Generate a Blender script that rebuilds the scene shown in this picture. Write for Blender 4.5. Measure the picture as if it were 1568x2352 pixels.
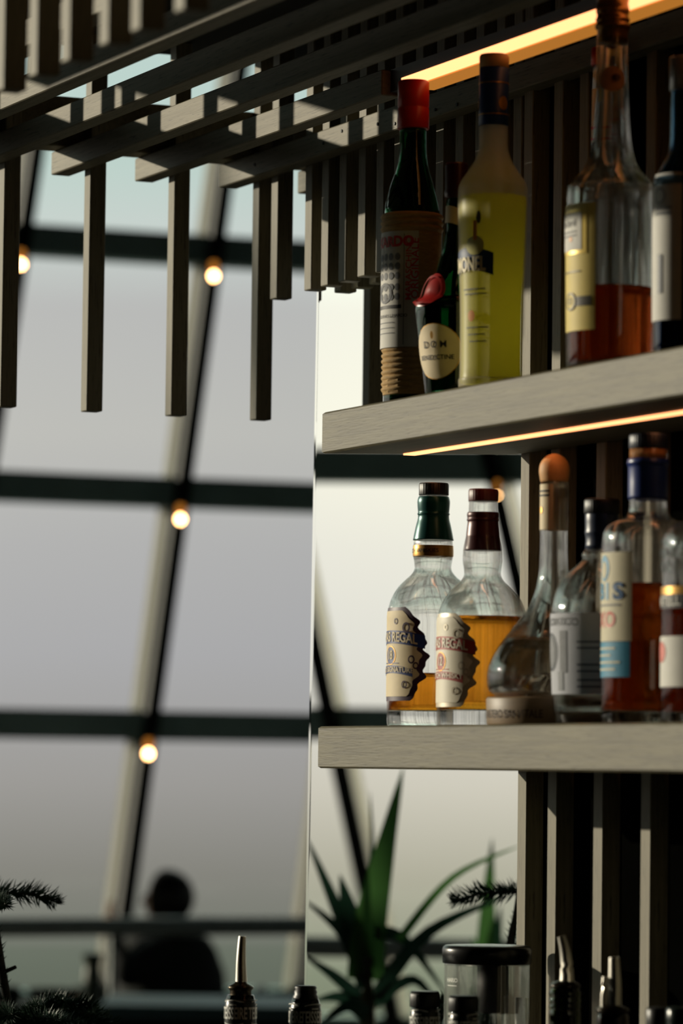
import bpy, math, random
import numpy as np
from mathutils import Vector
random.seed(7)

# ------------------------------------------------------------------ clear
for o in list(bpy.data.objects): bpy.data.objects.remove(o)
scene = bpy.context.scene
col = scene.collection

# ------------------------------------------------------------------ camera
# calibrated from the shelf and batten vanishing points; X runs along the shelves, Y into the mirror wall, Z up
F = 9300.0; ROLL = 0.0125; PITCH = math.atan((1766 - 1176) / F); PHI = math.radians(24.16)
_h = np.array([-math.cos(PHI), math.sin(PHI), 0.0]); _z = np.array([0, 0, 1.0])
FWD = math.cos(PITCH) * _h + math.sin(PITCH) * _z
_r0 = np.array([math.sin(PHI), math.cos(PHI), 0.0]); _u0 = np.cross(_r0, FWD)
RGT = _r0 * math.cos(ROLL) + _u0 * math.sin(ROLL)
UPV = _u0 * math.cos(ROLL) - _r0 * math.sin(ROLL)
def ray(x, y): return FWD + (x - 784) / F * RGT - (y - 1176) / F * UPV
CAM = -ray(728, 1669) * 4.9; CAM[2] = 1.65
def PX(x, y, v): d = ray(x, y); return CAM + d * (v - CAM[0]) / d[0]
def PY(x, y, v): d = ray(x, y); return CAM + d * (v - CAM[1]) / d[1]
def PZ(x, y, v): d = ray(x, y); return CAM + d * (v - CAM[2]) / d[2]
def PD(x, y, v): return CAM + ray(x, y) * v
def depth(p): return float((np.array(p) - CAM) @ FWD)
cd = bpy.data.cameras.new('camera'); cam = bpy.data.objects.new('camera', cd); col.objects.link(cam)
cd.sensor_fit = 'HORIZONTAL'; cd.sensor_width = 24.0; cd.lens = F / 1568 * 24.0
cd.clip_start = 0.05; cd.clip_end = 300
m = np.eye(4); m[:3, 0] = RGT; m[:3, 1] = UPV; m[:3, 2] = -FWD; m[:3, 3] = CAM
from mathutils import Matrix
cam.matrix_world = Matrix(m.tolist())
cd.dof.use_dof = True; cd.dof.focus_distance = 5.1; cd.dof.aperture_fstop = 5.4
scene.camera = cam

# ------------------------------------------------------------------ view
scene.view_settings.view_transform = 'Standard'
scene.view_settings.look = 'None'
scene.view_settings.gamma = 1.0
scene.view_settings.exposure = 0.0
scene.view_settings.use_curve_mapping = False

# ------------------------------------------------------------------ sun and sky
SUN_TRAVEL = Vector((1.18, 1.0, -0.317)).normalized()
sd = bpy.data.lights.new('sun', 'SUN'); sun = bpy.data.objects.new('sun', sd); col.objects.link(sun)
sd.energy = 3.7; sd.angle = math.radians(0.6); sd.color = (1.0, 0.90, 0.70)
sun.rotation_euler = SUN_TRAVEL.to_track_quat('-Z', 'Y').to_euler(); sun.location = (-20, -18, 8)

w = bpy.data.worlds.new('sky'); scene.world = w; w.use_nodes = True
nt = w.node_tree; N = nt.nodes; L = nt.links; N.clear()
out = N.new('ShaderNodeOutputWorld'); bg = N.new('ShaderNodeBackground'); L.new(bg.outputs[0], out.inputs[0])
geo = N.new('ShaderNodeTexCoord'); sep = N.new('ShaderNodeSeparateXYZ'); L.new(geo.outputs['Generated'], sep.inputs[0])
mr = N.new('ShaderNodeMapRange'); mr.inputs[1].default_value = -0.07; mr.inputs[2].default_value = 0.19
L.new(sep.outputs[2], mr.inputs[0])
cr = N.new('ShaderNodeValToRGB'); L.new(mr.outputs[0], cr.inputs[0])
def srgb(r, g, b):
    f = lambda c: (c / 255 / 12.92) if c / 255 <= 0.04045 else ((c / 255 + 0.055) / 1.055) ** 2.4
    return (f(r), f(g), f(b))
stops = [(-.07, (92, 97, 86)), (-.047, (111, 116, 105)), (-.026, (132, 131, 124)), (-.004, (154, 152, 149)), (.028, (168, 168, 170)),
         (.054, (175, 175, 175)), (.082, (186, 186, 182)), (.113, (182, 183, 182)), (.132, (196, 206, 202)), (.15, (184, 205, 198)), (.19, (186, 208, 203))]
el = cr.color_ramp.elements
for i, (s, c) in enumerate(stops):
    p = (s + .07) / .26
    e = el[i] if i < 2 else el.new(p)
    e.position = p; e.color = (*srgb(*c), 1)
sv = N.new('ShaderNodeVectorMath'); sv.operation = 'DOT_PRODUCT'; L.new(geo.outputs['Generated'], sv.inputs[0]); sv.inputs[1].default_value = tuple(-SUN_TRAVEL)
mx = N.new('ShaderNodeMath'); mx.operation = 'MAXIMUM'; mx.inputs[1].default_value = 0; L.new(sv.outputs['Value'], mx.inputs[0])
pw = N.new('ShaderNodeMath'); pw.operation = 'POWER'; pw.inputs[1].default_value = 4.0; L.new(mx.outputs[0], pw.inputs[0])
gl = N.new('ShaderNodeVectorMath'); gl.operation = 'SCALE'; gl.inputs[0].default_value = (1.46, 1.36, 1.12); L.new(pw.outputs[0], gl.inputs['Scale'])
ad = N.new('ShaderNodeVectorMath'); ad.operation = 'ADD'; ad.inputs[1].default_value = (1, 1, 1); L.new(gl.outputs[0], ad.inputs[0])
ml = N.new('ShaderNodeVectorMath'); ml.operation = 'MULTIPLY'; L.new(cr.outputs[0], ml.inputs[0]); L.new(ad.outputs[0], ml.inputs[1])
L.new(ml.outputs[0], bg.inputs[0]); bg.inputs[1].default_value = 1.0

# ------------------------------------------------------------------ materials
MATS = {}
def mat(name, color, rough=.5, metal=0, trans=0, ior=1.45, emit=None, estr=1, noise=0, nscale=20, stretch=(1, 1, 1), bump=0, spec=None, coat=0):
    if name in MATS: return MATS[name]
    M = bpy.data.materials.new(name); M.use_nodes = True; t = M.node_tree; b = t.nodes['Principled BSDF']
    c = srgb(*color)
    b.inputs['Base Color'].default_value = (*c, 1); b.inputs['Roughness'].default_value = rough
    b.inputs['Metallic'].default_value = metal; b.inputs['Transmission Weight'].default_value = trans
    b.inputs['IOR'].default_value = ior; b.inputs['Coat Weight'].default_value = coat
    if spec is not None: b.inputs['Specular IOR Level'].default_value = spec
    if emit: b.inputs['Emission Color'].default_value = (*emit, 1); b.inputs['Emission Strength'].default_value = estr
    if noise or bump:
        tc = t.nodes.new('ShaderNodeTexCoord'); mp = t.nodes.new('ShaderNodeMapping'); mp.inputs['Scale'].default_value = stretch
        nz = t.nodes.new('ShaderNodeTexNoise'); nz.inputs['Scale'].default_value = nscale; nz.inputs['Detail'].default_value = 5; nz.inputs['Roughness'].default_value = .65
        t.links.new(tc.outputs['Object'], mp.inputs[0]); t.links.new(mp.outputs[0], nz.inputs[0])
        if noise:
            r = t.nodes.new('ShaderNodeValToRGB')
            r.color_ramp.elements[0].position = .3; r.color_ramp.elements[1].position = .7
            r.color_ramp.elements[0].color = (*[max(0, v * (1 - noise)) for v in c], 1); r.color_ramp.elements[1].color = (*[min(1, v * (1 + noise)) for v in c], 1)
            t.links.new(nz.outputs[0], r.inputs[0]); t.links.new(r.outputs[0], b.inputs['Base Color'])
        if bump:
            bp = t.nodes.new('ShaderNodeBump'); bp.inputs['Strength'].default_value = bump; bp.inputs['Distance'].default_value = .002
            t.links.new(nz.outputs[0], bp.inputs['Height']); t.links.new(bp.outputs[0], b.inputs['Normal'])
    MATS[name] = M; return M

def wood_mat(name, color, dark, gx=3.0, rough=.55):
    """grey-stained timber, grain along X with short dark pores"""
    M = bpy.data.materials.new(name); M.use_nodes = True; t = M.node_tree; b = t.nodes['Principled BSDF']
    tc = t.nodes.new('ShaderNodeTexCoord')
    mp = t.nodes.new('ShaderNodeMapping'); mp.inputs['Scale'].default_value = (gx, 60, 60)
    n1 = t.nodes.new('ShaderNodeTexNoise'); n1.inputs['Scale'].default_value = 3; n1.inputs['Detail'].default_value = 6
    mp2 = t.nodes.new('ShaderNodeMapping'); mp2.inputs['Scale'].default_value = (20, 300, 300)
    n2 = t.nodes.new('ShaderNodeTexNoise'); n2.inputs['Scale'].default_value = 1.6; n2.inputs['Detail'].default_value = 3
    n3 = t.nodes.new('ShaderNodeTexNoise'); n3.inputs['Scale'].default_value = 7; n3.inputs['Detail'].default_value = 2
    r1 = t.nodes.new('ShaderNodeValToRGB'); r1.color_ramp.elements[0].position = .3; r1.color_ramp.elements[1].position = .72
    r1.color_ramp.elements[0].color = (*srgb(*dark), 1); r1.color_ramp.elements[1].color = (*srgb(*color), 1)
    r2 = t.nodes.new('ShaderNodeValToRGB'); r2.color_ramp.elements[0].position = .30; r2.color_ramp.elements[1].position = .42
    r2.color_ramp.elements[0].color = (.45, .45, .45, 1); r2.color_ramp.elements[1].color = (1, 1, 1, 1)
    r3 = t.nodes.new('ShaderNodeValToRGB'); r3.color_ramp.elements[0].color = (.82, .82, .82, 1); r3.color_ramp.elements[1].color = (1.1, 1.1, 1.06, 1)
    mu = t.nodes.new('ShaderNodeMix'); mu.data_type = 'RGBA'; mu.blend_type = 'MULTIPLY'; mu.inputs[0].default_value = 1
    mu2 = t.nodes.new('ShaderNodeMix'); mu2.data_type = 'RGBA'; mu2.blend_type = 'MULTIPLY'; mu2.inputs[0].default_value = 1
    t.links.new(tc.outputs['Object'], mp.inputs[0]); t.links.new(mp.outputs[0], n1.inputs[0]); t.links.new(n1.outputs[0], r1.inputs[0])
    t.links.new(tc.outputs['Object'], mp2.inputs[0]); t.links.new(mp2.outputs[0], n2.inputs[0]); t.links.new(n2.outputs[0], r2.inputs[0])
    t.links.new(tc.outputs['Object'], n3.inputs[0]); t.links.new(n3.outputs[0], r3.inputs[0])
    t.links.new(r1.outputs[0], mu.inputs[6]); t.links.new(r2.outputs[0], mu.inputs[7])
    t.links.new(mu.outputs[2], mu2.inputs[6]); t.links.new(r3.outputs[0], mu2.inputs[7])
    t.links.new(mu2.outputs[2], b.inputs['Base Color']); b.inputs['Roughness'].default_value = rough
    bp = t.nodes.new('ShaderNodeBump'); bp.inputs['Strength'].default_value = .25; bp.inputs['Distance'].default_value = .001
    t.links.new(n2.outputs[0], bp.inputs['Height']); t.links.new(bp.outputs[0], b.inputs['Normal'])
    b.inputs['Specular IOR Level'].default_value = .3
    MATS[name] = M; return M

def pane_mat(name, tint):
    M = bpy.data.materials.new(name); M.use_nodes = True; t = M.node_tree; t.nodes.clear()
    o = t.nodes.new('ShaderNodeOutputMaterial'); mxs = t.nodes.new('ShaderNodeMixShader'); tr = t.nodes.new('ShaderNodeBsdfTransparent'); g = t.nodes.new('ShaderNodeBsdfGlossy')
    tr.inputs[0].default_value = (*tint, 1); g.inputs[0].default_value = (.9, .95, .95, 1); g.inputs[1].default_value = .02
    fr = t.nodes.new('ShaderNodeFresnel'); fr.inputs[0].default_value = 1.25
    t.links.new(fr.outputs[0], mxs.inputs[0]); t.links.new(tr.outputs[0], mxs.inputs[1]); t.links.new(g.outputs[0], mxs.inputs[2]); t.links.new(mxs.outputs[0], o.inputs[0])
    MATS[name] = M; return M

def translucent_mat(name, color, mixfac=.5, rough=.4):
    M = bpy.data.materials.new(name); M.use_nodes = True; t = M.node_tree; t.nodes.clear()
    o = t.nodes.new('ShaderNodeOutputMaterial'); mxs = t.nodes.new('ShaderNodeMixShader'); a = t.nodes.new('ShaderNodeBsdfTranslucent'); d = t.nodes.new('ShaderNodeBsdfPrincipled')
    c = srgb(*color); a.inputs[0].default_value = (*c, 1); d.inputs['Base Color'].default_value = (*c, 1); d.inputs['Roughness'].default_value = rough
    mxs.inputs[0].default_value = mixfac
    t.links.new(a.outputs[0], mxs.inputs[1]); t.links.new(d.outputs[0], mxs.inputs[2]); t.links.new(mxs.outputs[0], o.inputs[0])
    MATS[name] = M; return M

WOOD = wood_mat('grey_stained_oak', (106, 100, 76), (77, 71, 53))
BATTEN = wood_mat('grey_stained_batten', (134, 128, 110), (112, 106, 89), gx=2.0, rough=.6)
BLACKWALL = mat('black_wall_panel', (5, 5, 4), 1.0, noise=.3, nscale=9, spec=0)
DARKPANEL = mat('dark_canopy_panel', (24, 24, 22), .8, noise=.2, nscale=6)
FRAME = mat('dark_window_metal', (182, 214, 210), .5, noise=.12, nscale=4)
MULL = mat('black_mullion_metal', (22, 28, 28), .5, noise=.15, nscale=4)
RAILM = mat('brushed_rail_metal', (222, 228, 224), .45, metal=0, noise=.1, nscale=6)
PANE = pane_mat('window_glass', (.97, .975, .975))
BALU = pane_mat('balustrade_glass', (.86, .90, .87))
STRIP = translucent_mat('frosted_strip', (212, 210, 204), .08)
MIRROR = mat('mirror_silver', (245, 247, 243), .0, metal=1)
FLOORM = mat('dark_floor', (28, 27, 25), .5, noise=.25, nscale=2, bump=.1)
CEILM = mat('dark_ceiling', (20, 21, 20), .8, noise=.15, nscale=2)
REARM = mat('dark_rear_wall', (14, 14, 13), .8, noise=.2, nscale=2)
STONE = mat('parapet_paint', (58, 62, 58), .7, noise=.12, nscale=3)
COUNTER = mat('black_counter_stone', (26, 27, 26), .35, noise=.35, nscale=40)
LEDM = mat('led_lens', (255, 220, 170), .5, emit=(2.6, .95, .38), estr=1.0)
LEDSPILL = mat('led_amber_spill', (190, 120, 50), .5, emit=(.42, .155, .022), estr=1.0)  # amber LED light on the wood, put in as a dim glow
BULBM = mat('bulb_glow', (255, 220, 170), .4, emit=(26.0, 13.5, 5.2), estr=1.0)
BULBHOT = mat('bulb_amber_collar', (190, 110, 40), .5, emit=(.55, .2, .03), estr=1.0)

# ------------------------------------------------------------------ mesh helpers
def mesh_obj(name, verts, faces, material, parent=None, smooth=False, loc=(0, 0, 0), mats=None, midx=None):
    me = bpy.data.meshes.new(name); me.from_pydata([tuple(map(float, v)) for v in verts], [], faces); me.update()
    for mm in (mats or [material]): me.materials.append(mm)
    if midx is not None: me.polygons.foreach_set('material_index', midx)
    if smooth: me.polygons.foreach_set('use_smooth', [True] * len(me.polygons))
    o = bpy.data.objects.new(name, me); col.objects.link(o)
    o.location = loc
    if parent: o.parent = parent
    return o
def tag(o, label=None, category=None, group=None, kind=None):
    if label: o['label'] = label
    if category: o['category'] = category
    if group: o['group'] = group
    if kind: o['kind'] = kind
    return o
def empty(name, loc, label=None, category=None, group=None, kind=None):
    o = bpy.data.objects.new(name, None); col.objects.link(o); o.location = tuple(map(float, loc)); o.empty_display_size = .05
    return tag(o, label, category, group, kind)
def join(*geos):
    V = []; Fc = []
    for v, f in geos:
        n = len(V); V += [tuple(p) for p in v]; Fc += [tuple(i + n for i in q) for q in f]
    return V, Fc
def box(x0, x1, y0, y1, z0, z1, b=0.0):
    if b <= 0:
        v = [(x0, y0, z0), (x1, y0, z0), (x1, y1, z0), (x0, y1, z0), (x0, y0, z1), (x1, y0, z1), (x1, y1, z1), (x0, y1, z1)]
        return v, [(0, 3, 2, 1), (4, 5, 6, 7), (0, 1, 5, 4), (1, 2, 6, 5), (2, 3, 7, 6), (3, 0, 4, 7)]
    # chamfered box: each corner split in three
    v = []; idx = {}
    for i, x in enumerate((x0, x1)):
        for j, y in enumerate((y0, y1)):
            for k, z in enumerate((z0, z1)):
                sx, sy, sz = (1, -1)[i], (1, -1)[j], (1, -1)[k]
                for a in range(3):
                    p = [x + sx * b, y + sy * b, z + sz * b]; p[a] = (x, y, z)[a]
                    idx[i, j, k, a] = len(v); v.append(tuple(p))
    f = []
    def ad(q): f.append(tuple(q))
    for s in (0, 1):
        ad([idx[s, 0, 0, 0], idx[s, 1, 0, 0], idx[s, 1, 1, 0], idx[s, 0, 1, 0]][::(1 if s else -1)])
        ad([idx[0, s, 0, 1], idx[1, s, 0, 1], idx[1, s, 1, 1], idx[0, s, 1, 1]][::(-1 if s else 1)])
        ad([idx[0, 0, s, 2], idx[1, 0, s, 2], idx[1, 1, s, 2], idx[0, 1, s, 2]][::(1 if s else -1)])
    for s in (0, 1):
        for t in (0, 1):
            ad([idx[s, t, 0, 0], idx[s, t, 1, 0], idx[s, t, 1, 1], idx[s, t, 0, 1]])
            ad([idx[s, 0, t, 0], idx[s, 1, t, 0], idx[s, 1, t, 2], idx[s, 0, t, 2]])
            ad([idx[0, s, t, 1], idx[1, s, t, 1], idx[1, s, t, 2], idx[0, s, t, 2]])
    for i in (0, 1):
        for j in (0, 1):
            for k in (0, 1): ad([idx[i, j, k, 0], idx[i, j, k, 1], idx[i, j, k, 2]])
    return v, f
def prism(poly, z0, z1, b=0.0):
    """vertical prism from a CCW polygon, chamfered along top and bottom"""
    n = len(poly); P = np.array(poly, float); c = P.mean(0)
    def inset(d):
        q = []
        for i in range(n):
            a, p, e = P[i - 1], P[i], P[(i + 1) % n]
            d1 = (p - a) / np.linalg.norm(p - a); d2 = (e - p) / np.linalg.norm(e - p)
            n1 = np.array([-d1[1], d1[0]]); n2 = np.array([-d2[1], d2[0]])
            q.append(p + (n1 + n2) / (1 + n1 @ n2) * d)
        return q
    rings = [(inset(b), z0), (P, z0 + b), (P, z1 - b), (inset(b), z1)] if b else [(P, z0), (P, z1)]
    v = [(p[0], p[1], z) for r, z in rings for p in r]; f = []
    for k in range(len(rings) - 1):
        for i in range(n):
            j = (i + 1) % n; f.append((k * n + i, k * n + j, (k + 1) * n + j, (k + 1) * n + i))
    f.append(tuple(range(n))[::-1]); f.append(tuple(range((len(rings) - 1) * n, len(rings) * n)))
    return v, f
def catmull(pts, n=5):
    P = [np.array(p, float) for p in pts]; o = []
    for i in range(len(P) - 1):
        a, b = P[i], P[i + 1]
        p0 = P[i - 1] if i > 0 else a; p3 = P[i + 2] if i + 2 < len(P) else b
        if np.allclose(a, b): o.append(a); continue
        for k in range(n):
            t = k / n
            q = .5 * (2 * a + (b - p0) * t + (2 * p0 - 5 * a + 4 * b - p3) * t * t + (3 * a - p0 - 3 * b + p3) * t ** 3)
            o.append(q)
    o.append(P[-1]); return [tuple(map(float, q)) for q in o]
def lathe(prof, n=40, ribs=0, ribamp=0.0, sx=1.0, sy=1.0):
    """prof = [(r, z)] bottom to top (or any closed outline); r=0 closes to a pole"""
    v = []; rings = []
    for r, z in prof:
        if r <= 1e-6: rings.append([len(v)]); v.append((0, 0, z))
        else:
            rings.append(list(range(len(v), len(v) + n)))
            for i in range(n):
                a = 2 * math.pi * i / n; rr = r + (ribamp * math.cos(ribs * a) if ribs else 0)
                v.append((rr * math.cos(a) * sx, rr * math.sin(a) * sy, z))
    f = []
    for A, B in zip(rings[:-1], rings[1:]):
        for i in range(n):
            j = (i + 1) % n
            if len(A) == 1 and len(B) == 1: continue
            if len(A) == 1: f.append((A[0], B[j], B[i]))
            elif len(B) == 1: f.append((A[i], A[j], B[0]))
            else: f.append((A[i], A[j], B[j], B[i]))
    return v, f
def tube(path, rad, n=8, caps=True):
    P = [np.array(p, float) for p in path]; v = []; f = []
    rads = rad if hasattr(rad, '__len__') else [rad] * len(P)
    up = np.array([0, 0, 1.0])
    for i, p in enumerate(P):
        t = P[min(i + 1, len(P) - 1)] - P[max(i - 1, 0)]; t /= np.linalg.norm(t) + 1e-12
        u = np.cross(t, up)
        if np.linalg.norm(u) < .05: u = np.cross(t, [1, 0, 0])
        u /= np.linalg.norm(u); w_ = np.cross(u, t)
        for k in range(n):
            a = 2 * math.pi * k / n; v.append(tuple(p + rads[i] * (math.cos(a) * u + math.sin(a) * w_)))
    for i in range(len(P) - 1):
        for k in range(n):
            j = (k + 1) % n; f.append((i * n + k, i * n + j, (i + 1) * n + j, (i + 1) * n + k))
    if caps: f.append(tuple(range(n))[::-1]); f.append(tuple(range((len(P) - 1) * n, len(P) * n)))
    return v, f
def off(geo, d):
    v, f = geo; return [(p[0] + d[0], p[1] + d[1], p[2] + d[2]) for p in v], f
_txt = {}
def text_geo(s, size=1.0, bold=0.0, squeeze=1.0):
    k = (s, bold)
    if k not in _txt:
        c = bpy.data.curves.new('t', 'FONT'); c.body = s; c.size = 1; c.align_x = 'CENTER'; c.align_y = 'CENTER'; c.resolution_u = 3; c.offset = bold
        o = bpy.data.objects.new('t', c); me = o.to_mesh()
        _txt[k] = ([tuple(v.co) for v in me.vertices], [tuple(p.vertices) for p in me.polygons])
        o.to_mesh_clear(); bpy.data.objects.remove(o); bpy.data.curves.remove(c)
    v, f = _txt[k]
    return [(p[0] * size * squeeze, p[1] * size) for p in v], f

# ================================================================== SETTING
YM = 0.252                      # mirror face
ZUP, ZLO = 2.082, 1.701         # shelf tops
# ---- round room: centre and radius so that both the direct and the mirrored window bays fall on it
P1 = PD(350, 1128, 17.0); P2 = PD(960, 1072, 15.37); P2 = np.array([P2[0], 2 * YM - P2[1], P2[2]])
OX = 4.0
OY = ((P1[0] - OX) ** 2 + P1[1] ** 2 - (P2[0] - OX) ** 2 - P2[1] ** 2) / (2 * (P1[1] - P2[1]))
RR = math.hypot(P1[0] - OX, P1[1] - OY)
def ring(a, r, z): return np.array([OX - r * math.cos(a), OY - r * math.sin(a), z])
def az(p): return math.atan2(-(p[1] - OY), -(p[0] - OX))
CEIL_Z = 5.9
nseg = 96
disc = [(OX + (RR + .4) * math.cos(2 * math.pi * i / nseg), OY + (RR + .4) * math.sin(2 * math.pi * i / nseg)) for i in range(nseg)]
tag(mesh_obj('floor', *prism(disc, -.2, 0), FLOORM), kind='structure')
tag(mesh_obj('ceiling', *prism(disc, CEIL_Z, CEIL_Z + .2), CEILM), kind='structure')
def ring_wall(a0, a1, n, r0, r1, z0, z1):
    v = []; f = []
    for i in range(n + 1):
        a = a0 + (a1 - a0) * i / n
        for r, z in ((r0, z0), (r1, z0), (r1, z1), (r0, z1)): v.append(tuple(ring(a, r, z)))
    for i in range(n):
        for k in range(4):
            j = (k + 1) % 4; f.append((i * 4 + k, i * 4 + j, (i + 1) * 4 + j, (i + 1) * 4 + k))
    f.append((0, 1, 2, 3)); f.append(tuple(n * 4 + k for k in (3, 2, 1, 0)))
    return v, f
AMAX = math.radians(66); APOS = math.radians(51)
tag(mesh_obj('wall_rear', *ring_wall(APOS, 2 * math.pi - AMAX, 60, RR - .05, RR + .15, 0, CEIL_Z), REARM), kind='structure')
tag(mesh_obj('wall_parapet', *ring_wall(-AMAX, APOS, 60, RR - .12, RR + .12, 0, .60), STONE), kind='structure')

# ---- window wall
win = empty('window_1', ring(0, RR, .60), kind='structure')
WO = np.array(win.location)
TZ = [.66, 1.82, 2.80, 3.83, 5.00, CEIL_Z]
a_d = az(PD(412, 1128, 17.0)); q = PD(1132, 1072, 15.37); a_m = az((q[0], 2 * YM - q[1]))
ncol = round((a_m - a_d) / (.80 / RR)); pitch = (a_m - a_d) / ncol
def lean(a):
    t = (a - a_d) / (a_m - a_d); return .128 + (.235 - .128) * min(1.3, max(-.5, t))
def mull_a(k, z): a = a_d + k * pitch + (.045 / RR if k == 1 else 0); return a - lean(a) * (z - 2.80) / RR
k0 = math.ceil((-AMAX - a_d) / pitch); k1 = math.floor((APOS - a_d) / pitch)
A_SUNGAP = a_m + 9 * math.pi / 180       # unseen beyond this: third transom and alternate mullions left out for the sun
for z in TZ[:5]:
    g = ring_wall(-AMAX, A_SUNGAP if abs(z - 3.83) < .01 else APOS, 60, RR - .06, RR + .08, z - .062, z + .062)
    mesh_obj('transom', [tuple(np.array(p) - WO) for p in g[0]], g[1], FRAME, win)
def bar_between(pa, pb, wt, wn, mode):
    """slanted bar: wt tangential extents, wn radial extents"""
    v = []
    for p in (pa, pb):
        a = az(p); n_ = np.array([math.cos(a), math.sin(a), 0]); t_ = np.array([-math.sin(a), math.cos(a), 0])   # t_ points to +Y side
        t_ = np.array([math.sin(a) * -1, math.cos(a), 0])
        for x, y in ((wt[0], wn[0]), (wt[1], wn[0]), (wt[1], wn[1]), (wt[0], wn[1])): v.append(tuple(p + t_ * x + n_ * y - WO))
    return v, [(0, 3, 2, 1), (4, 5, 6, 7), (0, 1, 5, 4), (1, 2, 6, 5), (2, 3, 7, 6), (3, 0, 4, 7)]
for k in range(k0, k1 + 1):
    if a_d + k * pitch > A_SUNGAP and k % 2: continue
    pa = ring(mull_a(k, .60), RR, .60); pb = ring(mull_a(k, CEIL_Z), RR, CEIL_Z)
    mesh_obj('mullion', *bar_between(pa, pb, (-.032, .032), (-.05, .10), 0), MULL, win)
vis = [k for k in range(k0, k1 + 1) if -6 <= k <= ncol + 2]
for k in vis:
    for i in range(5):
        za, zb = TZ[i] + .062, TZ[i + 1] - (.062 if i < 4 else 0)
        # pale frosted strip on the side of the mullion away from the shelves, one per bay
        mesh_obj('side_strip', *bar_between(ring(mull_a(k, za), RR, za), ring(mull_a(k, zb), RR, zb), (-.070, -.034), (.0, .012), 0), STRIP, win)
        pts = [ring(mull_a(k, za), RR + .03, za), ring(mull_a(k + 1, za), RR + .03, za), ring(mull_a(k + 1, zb), RR + .03, zb), ring(mull_a(k, zb), RR + .03, zb)]
        mesh_obj('pane', [tuple(p - WO) for p in pts], [(0, 1, 2, 3)], PANE, win)

# ---- bar back wall, mirror, counter
SLY = .208                      # front of the wall battens
wall = tag(mesh_obj('wall_back', *box(.060, 3.4, .262, .32, 0, 2.66), BLACKWALL), kind='structure')
def batten(parent, org, x, y, z0, z1, name='batten', wx=.024, wy=.0235):
    g = box(x, x + wx, y, y + wy, z0, z1, .0012)
    # grain runs along the batten: mesh built lying along X, stood up by rotation
    v = [(p[2] - z0, p[1] - y, -(p[0] - x)) for p in g[0]]
    o = mesh_obj(name, v, g[1], BATTEN, parent); o.rotation_euler = (0, -math.pi / 2, 0); o.location = (x - org[0], y - org[1], z0 - org[2])
    return o
for x in (.127, .206, .322, .437, .552, .667, .782, .897, 1.012, 1.127, 1.242, 1.357, 1.472, 1.6, 1.72):
    batten(wall, (0, 0, 0), x, SLY, 1.085, 2.66)
batten(wall, (0, 0, 0), .272, SLY, 2.09, 2.66)

mir = empty('wall_mirror', (-.24, YM, 1.09), 'tall frameless mirror with a bright edge behind the shelf ends', 'mirror')
MO = np.array(mir.location)
def loc(g, o): return [tuple(np.array(p) - o) for p in g[0]], g[1]
x0t, x0b = -.590, -.606
BW = .011
# slab whose left edge leans slightly as in the photo; the front is silvered
v = [(x0b + BW, YM, 1.09), (.092, YM, 1.09), (.092, YM, 2.36), (x0t + BW, YM, 2.36), (x0b + BW, YM + .006, 1.09), (.092, YM + .006, 1.09), (.092, YM + .006, 2.36), (x0t + BW, YM + .006, 2.36)]
fb = [(0, 1, 2, 3), (5, 4, 7, 6), (4, 0, 3, 7), (1, 5, 6, 2), (3, 2, 6, 7), (4, 5, 1, 0)]
mesh_obj('mirror_glass', *loc((v, fb), MO), MIRROR, mir)
bev = [(0, 0), (.0035, -.00012), (.005, -.0012), (.0075, -.0014), (BW, -.0004)]
xs = [(BW - s, -d) for s, d in bev]       # measured from the left edge
vb = []
for (s, d) in xs: vb += [(x0b + s, YM + d, 1.09), (x0t + s, YM + d, 2.36)]
n_ = len(xs)
vb += [(x0b, YM + .006, 1.09), (x0t, YM + .006, 2.36)]
fbv = [(2 * i, 2 * i + 1, 2 * i + 3, 2 * i + 2) for i in range(n_)]
mesh_obj('bevel', *loc((vb, fbv), MO), MIRROR, mir)

cnt = empty('back_counter', (.6, -.1, 0), 'black stone back counter below the bottle shelves', 'counter')
mesh_obj('worktop', *off(box(-1.5, 2.6, -.42, .255, 1.04, 1.08, .004), (-.6, .1, 0)), COUNTER, cnt)
mesh_obj('body', *off(box(-1.45, 2.55, -.36, .25, .1, 1.04), (-.6, .1, 0)), BLACKWALL, cnt)
mesh_obj('plinth', *off(box(-1.42, 2.52, -.30, .24, 0, .1), (-.6, .1, 0)), BLACKWALL, cnt)

# ---- shelves
def shelf(ztop, label, led):
    poly = [(.004, 0), (1.75, 0), (1.75, .2065), (.120, .2065), (.1175, .2065)]
    poly = [(.004, 0), (1.75, 0), (1.75, .2065), (.1195, .2065)]
    r = empty('bottle_shelf', (.6, .1, ztop - .0505), label, 'shelf', 'floating oak bottle shelves')
    o = np.array(r.location)
    mesh_obj('board', *loc(prism(poly, ztop - .0505, ztop, .0022), o), WOOD, r)
    if led: tag(mesh_obj('led_strip', *loc(box(.064, 1.73, .081, .096, ztop - .0525, ztop - .0500), o), LEDM, r), 'glowing warm light strip under the shelf')
    return r
shelf(ZUP, 'upper grey oak shelf with a warm light strip underneath, carrying green and yellow liqueur bottles', True)
shelf(ZLO, 'lower grey oak shelf carrying the clear whisky bottles and round carafe', False)

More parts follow.
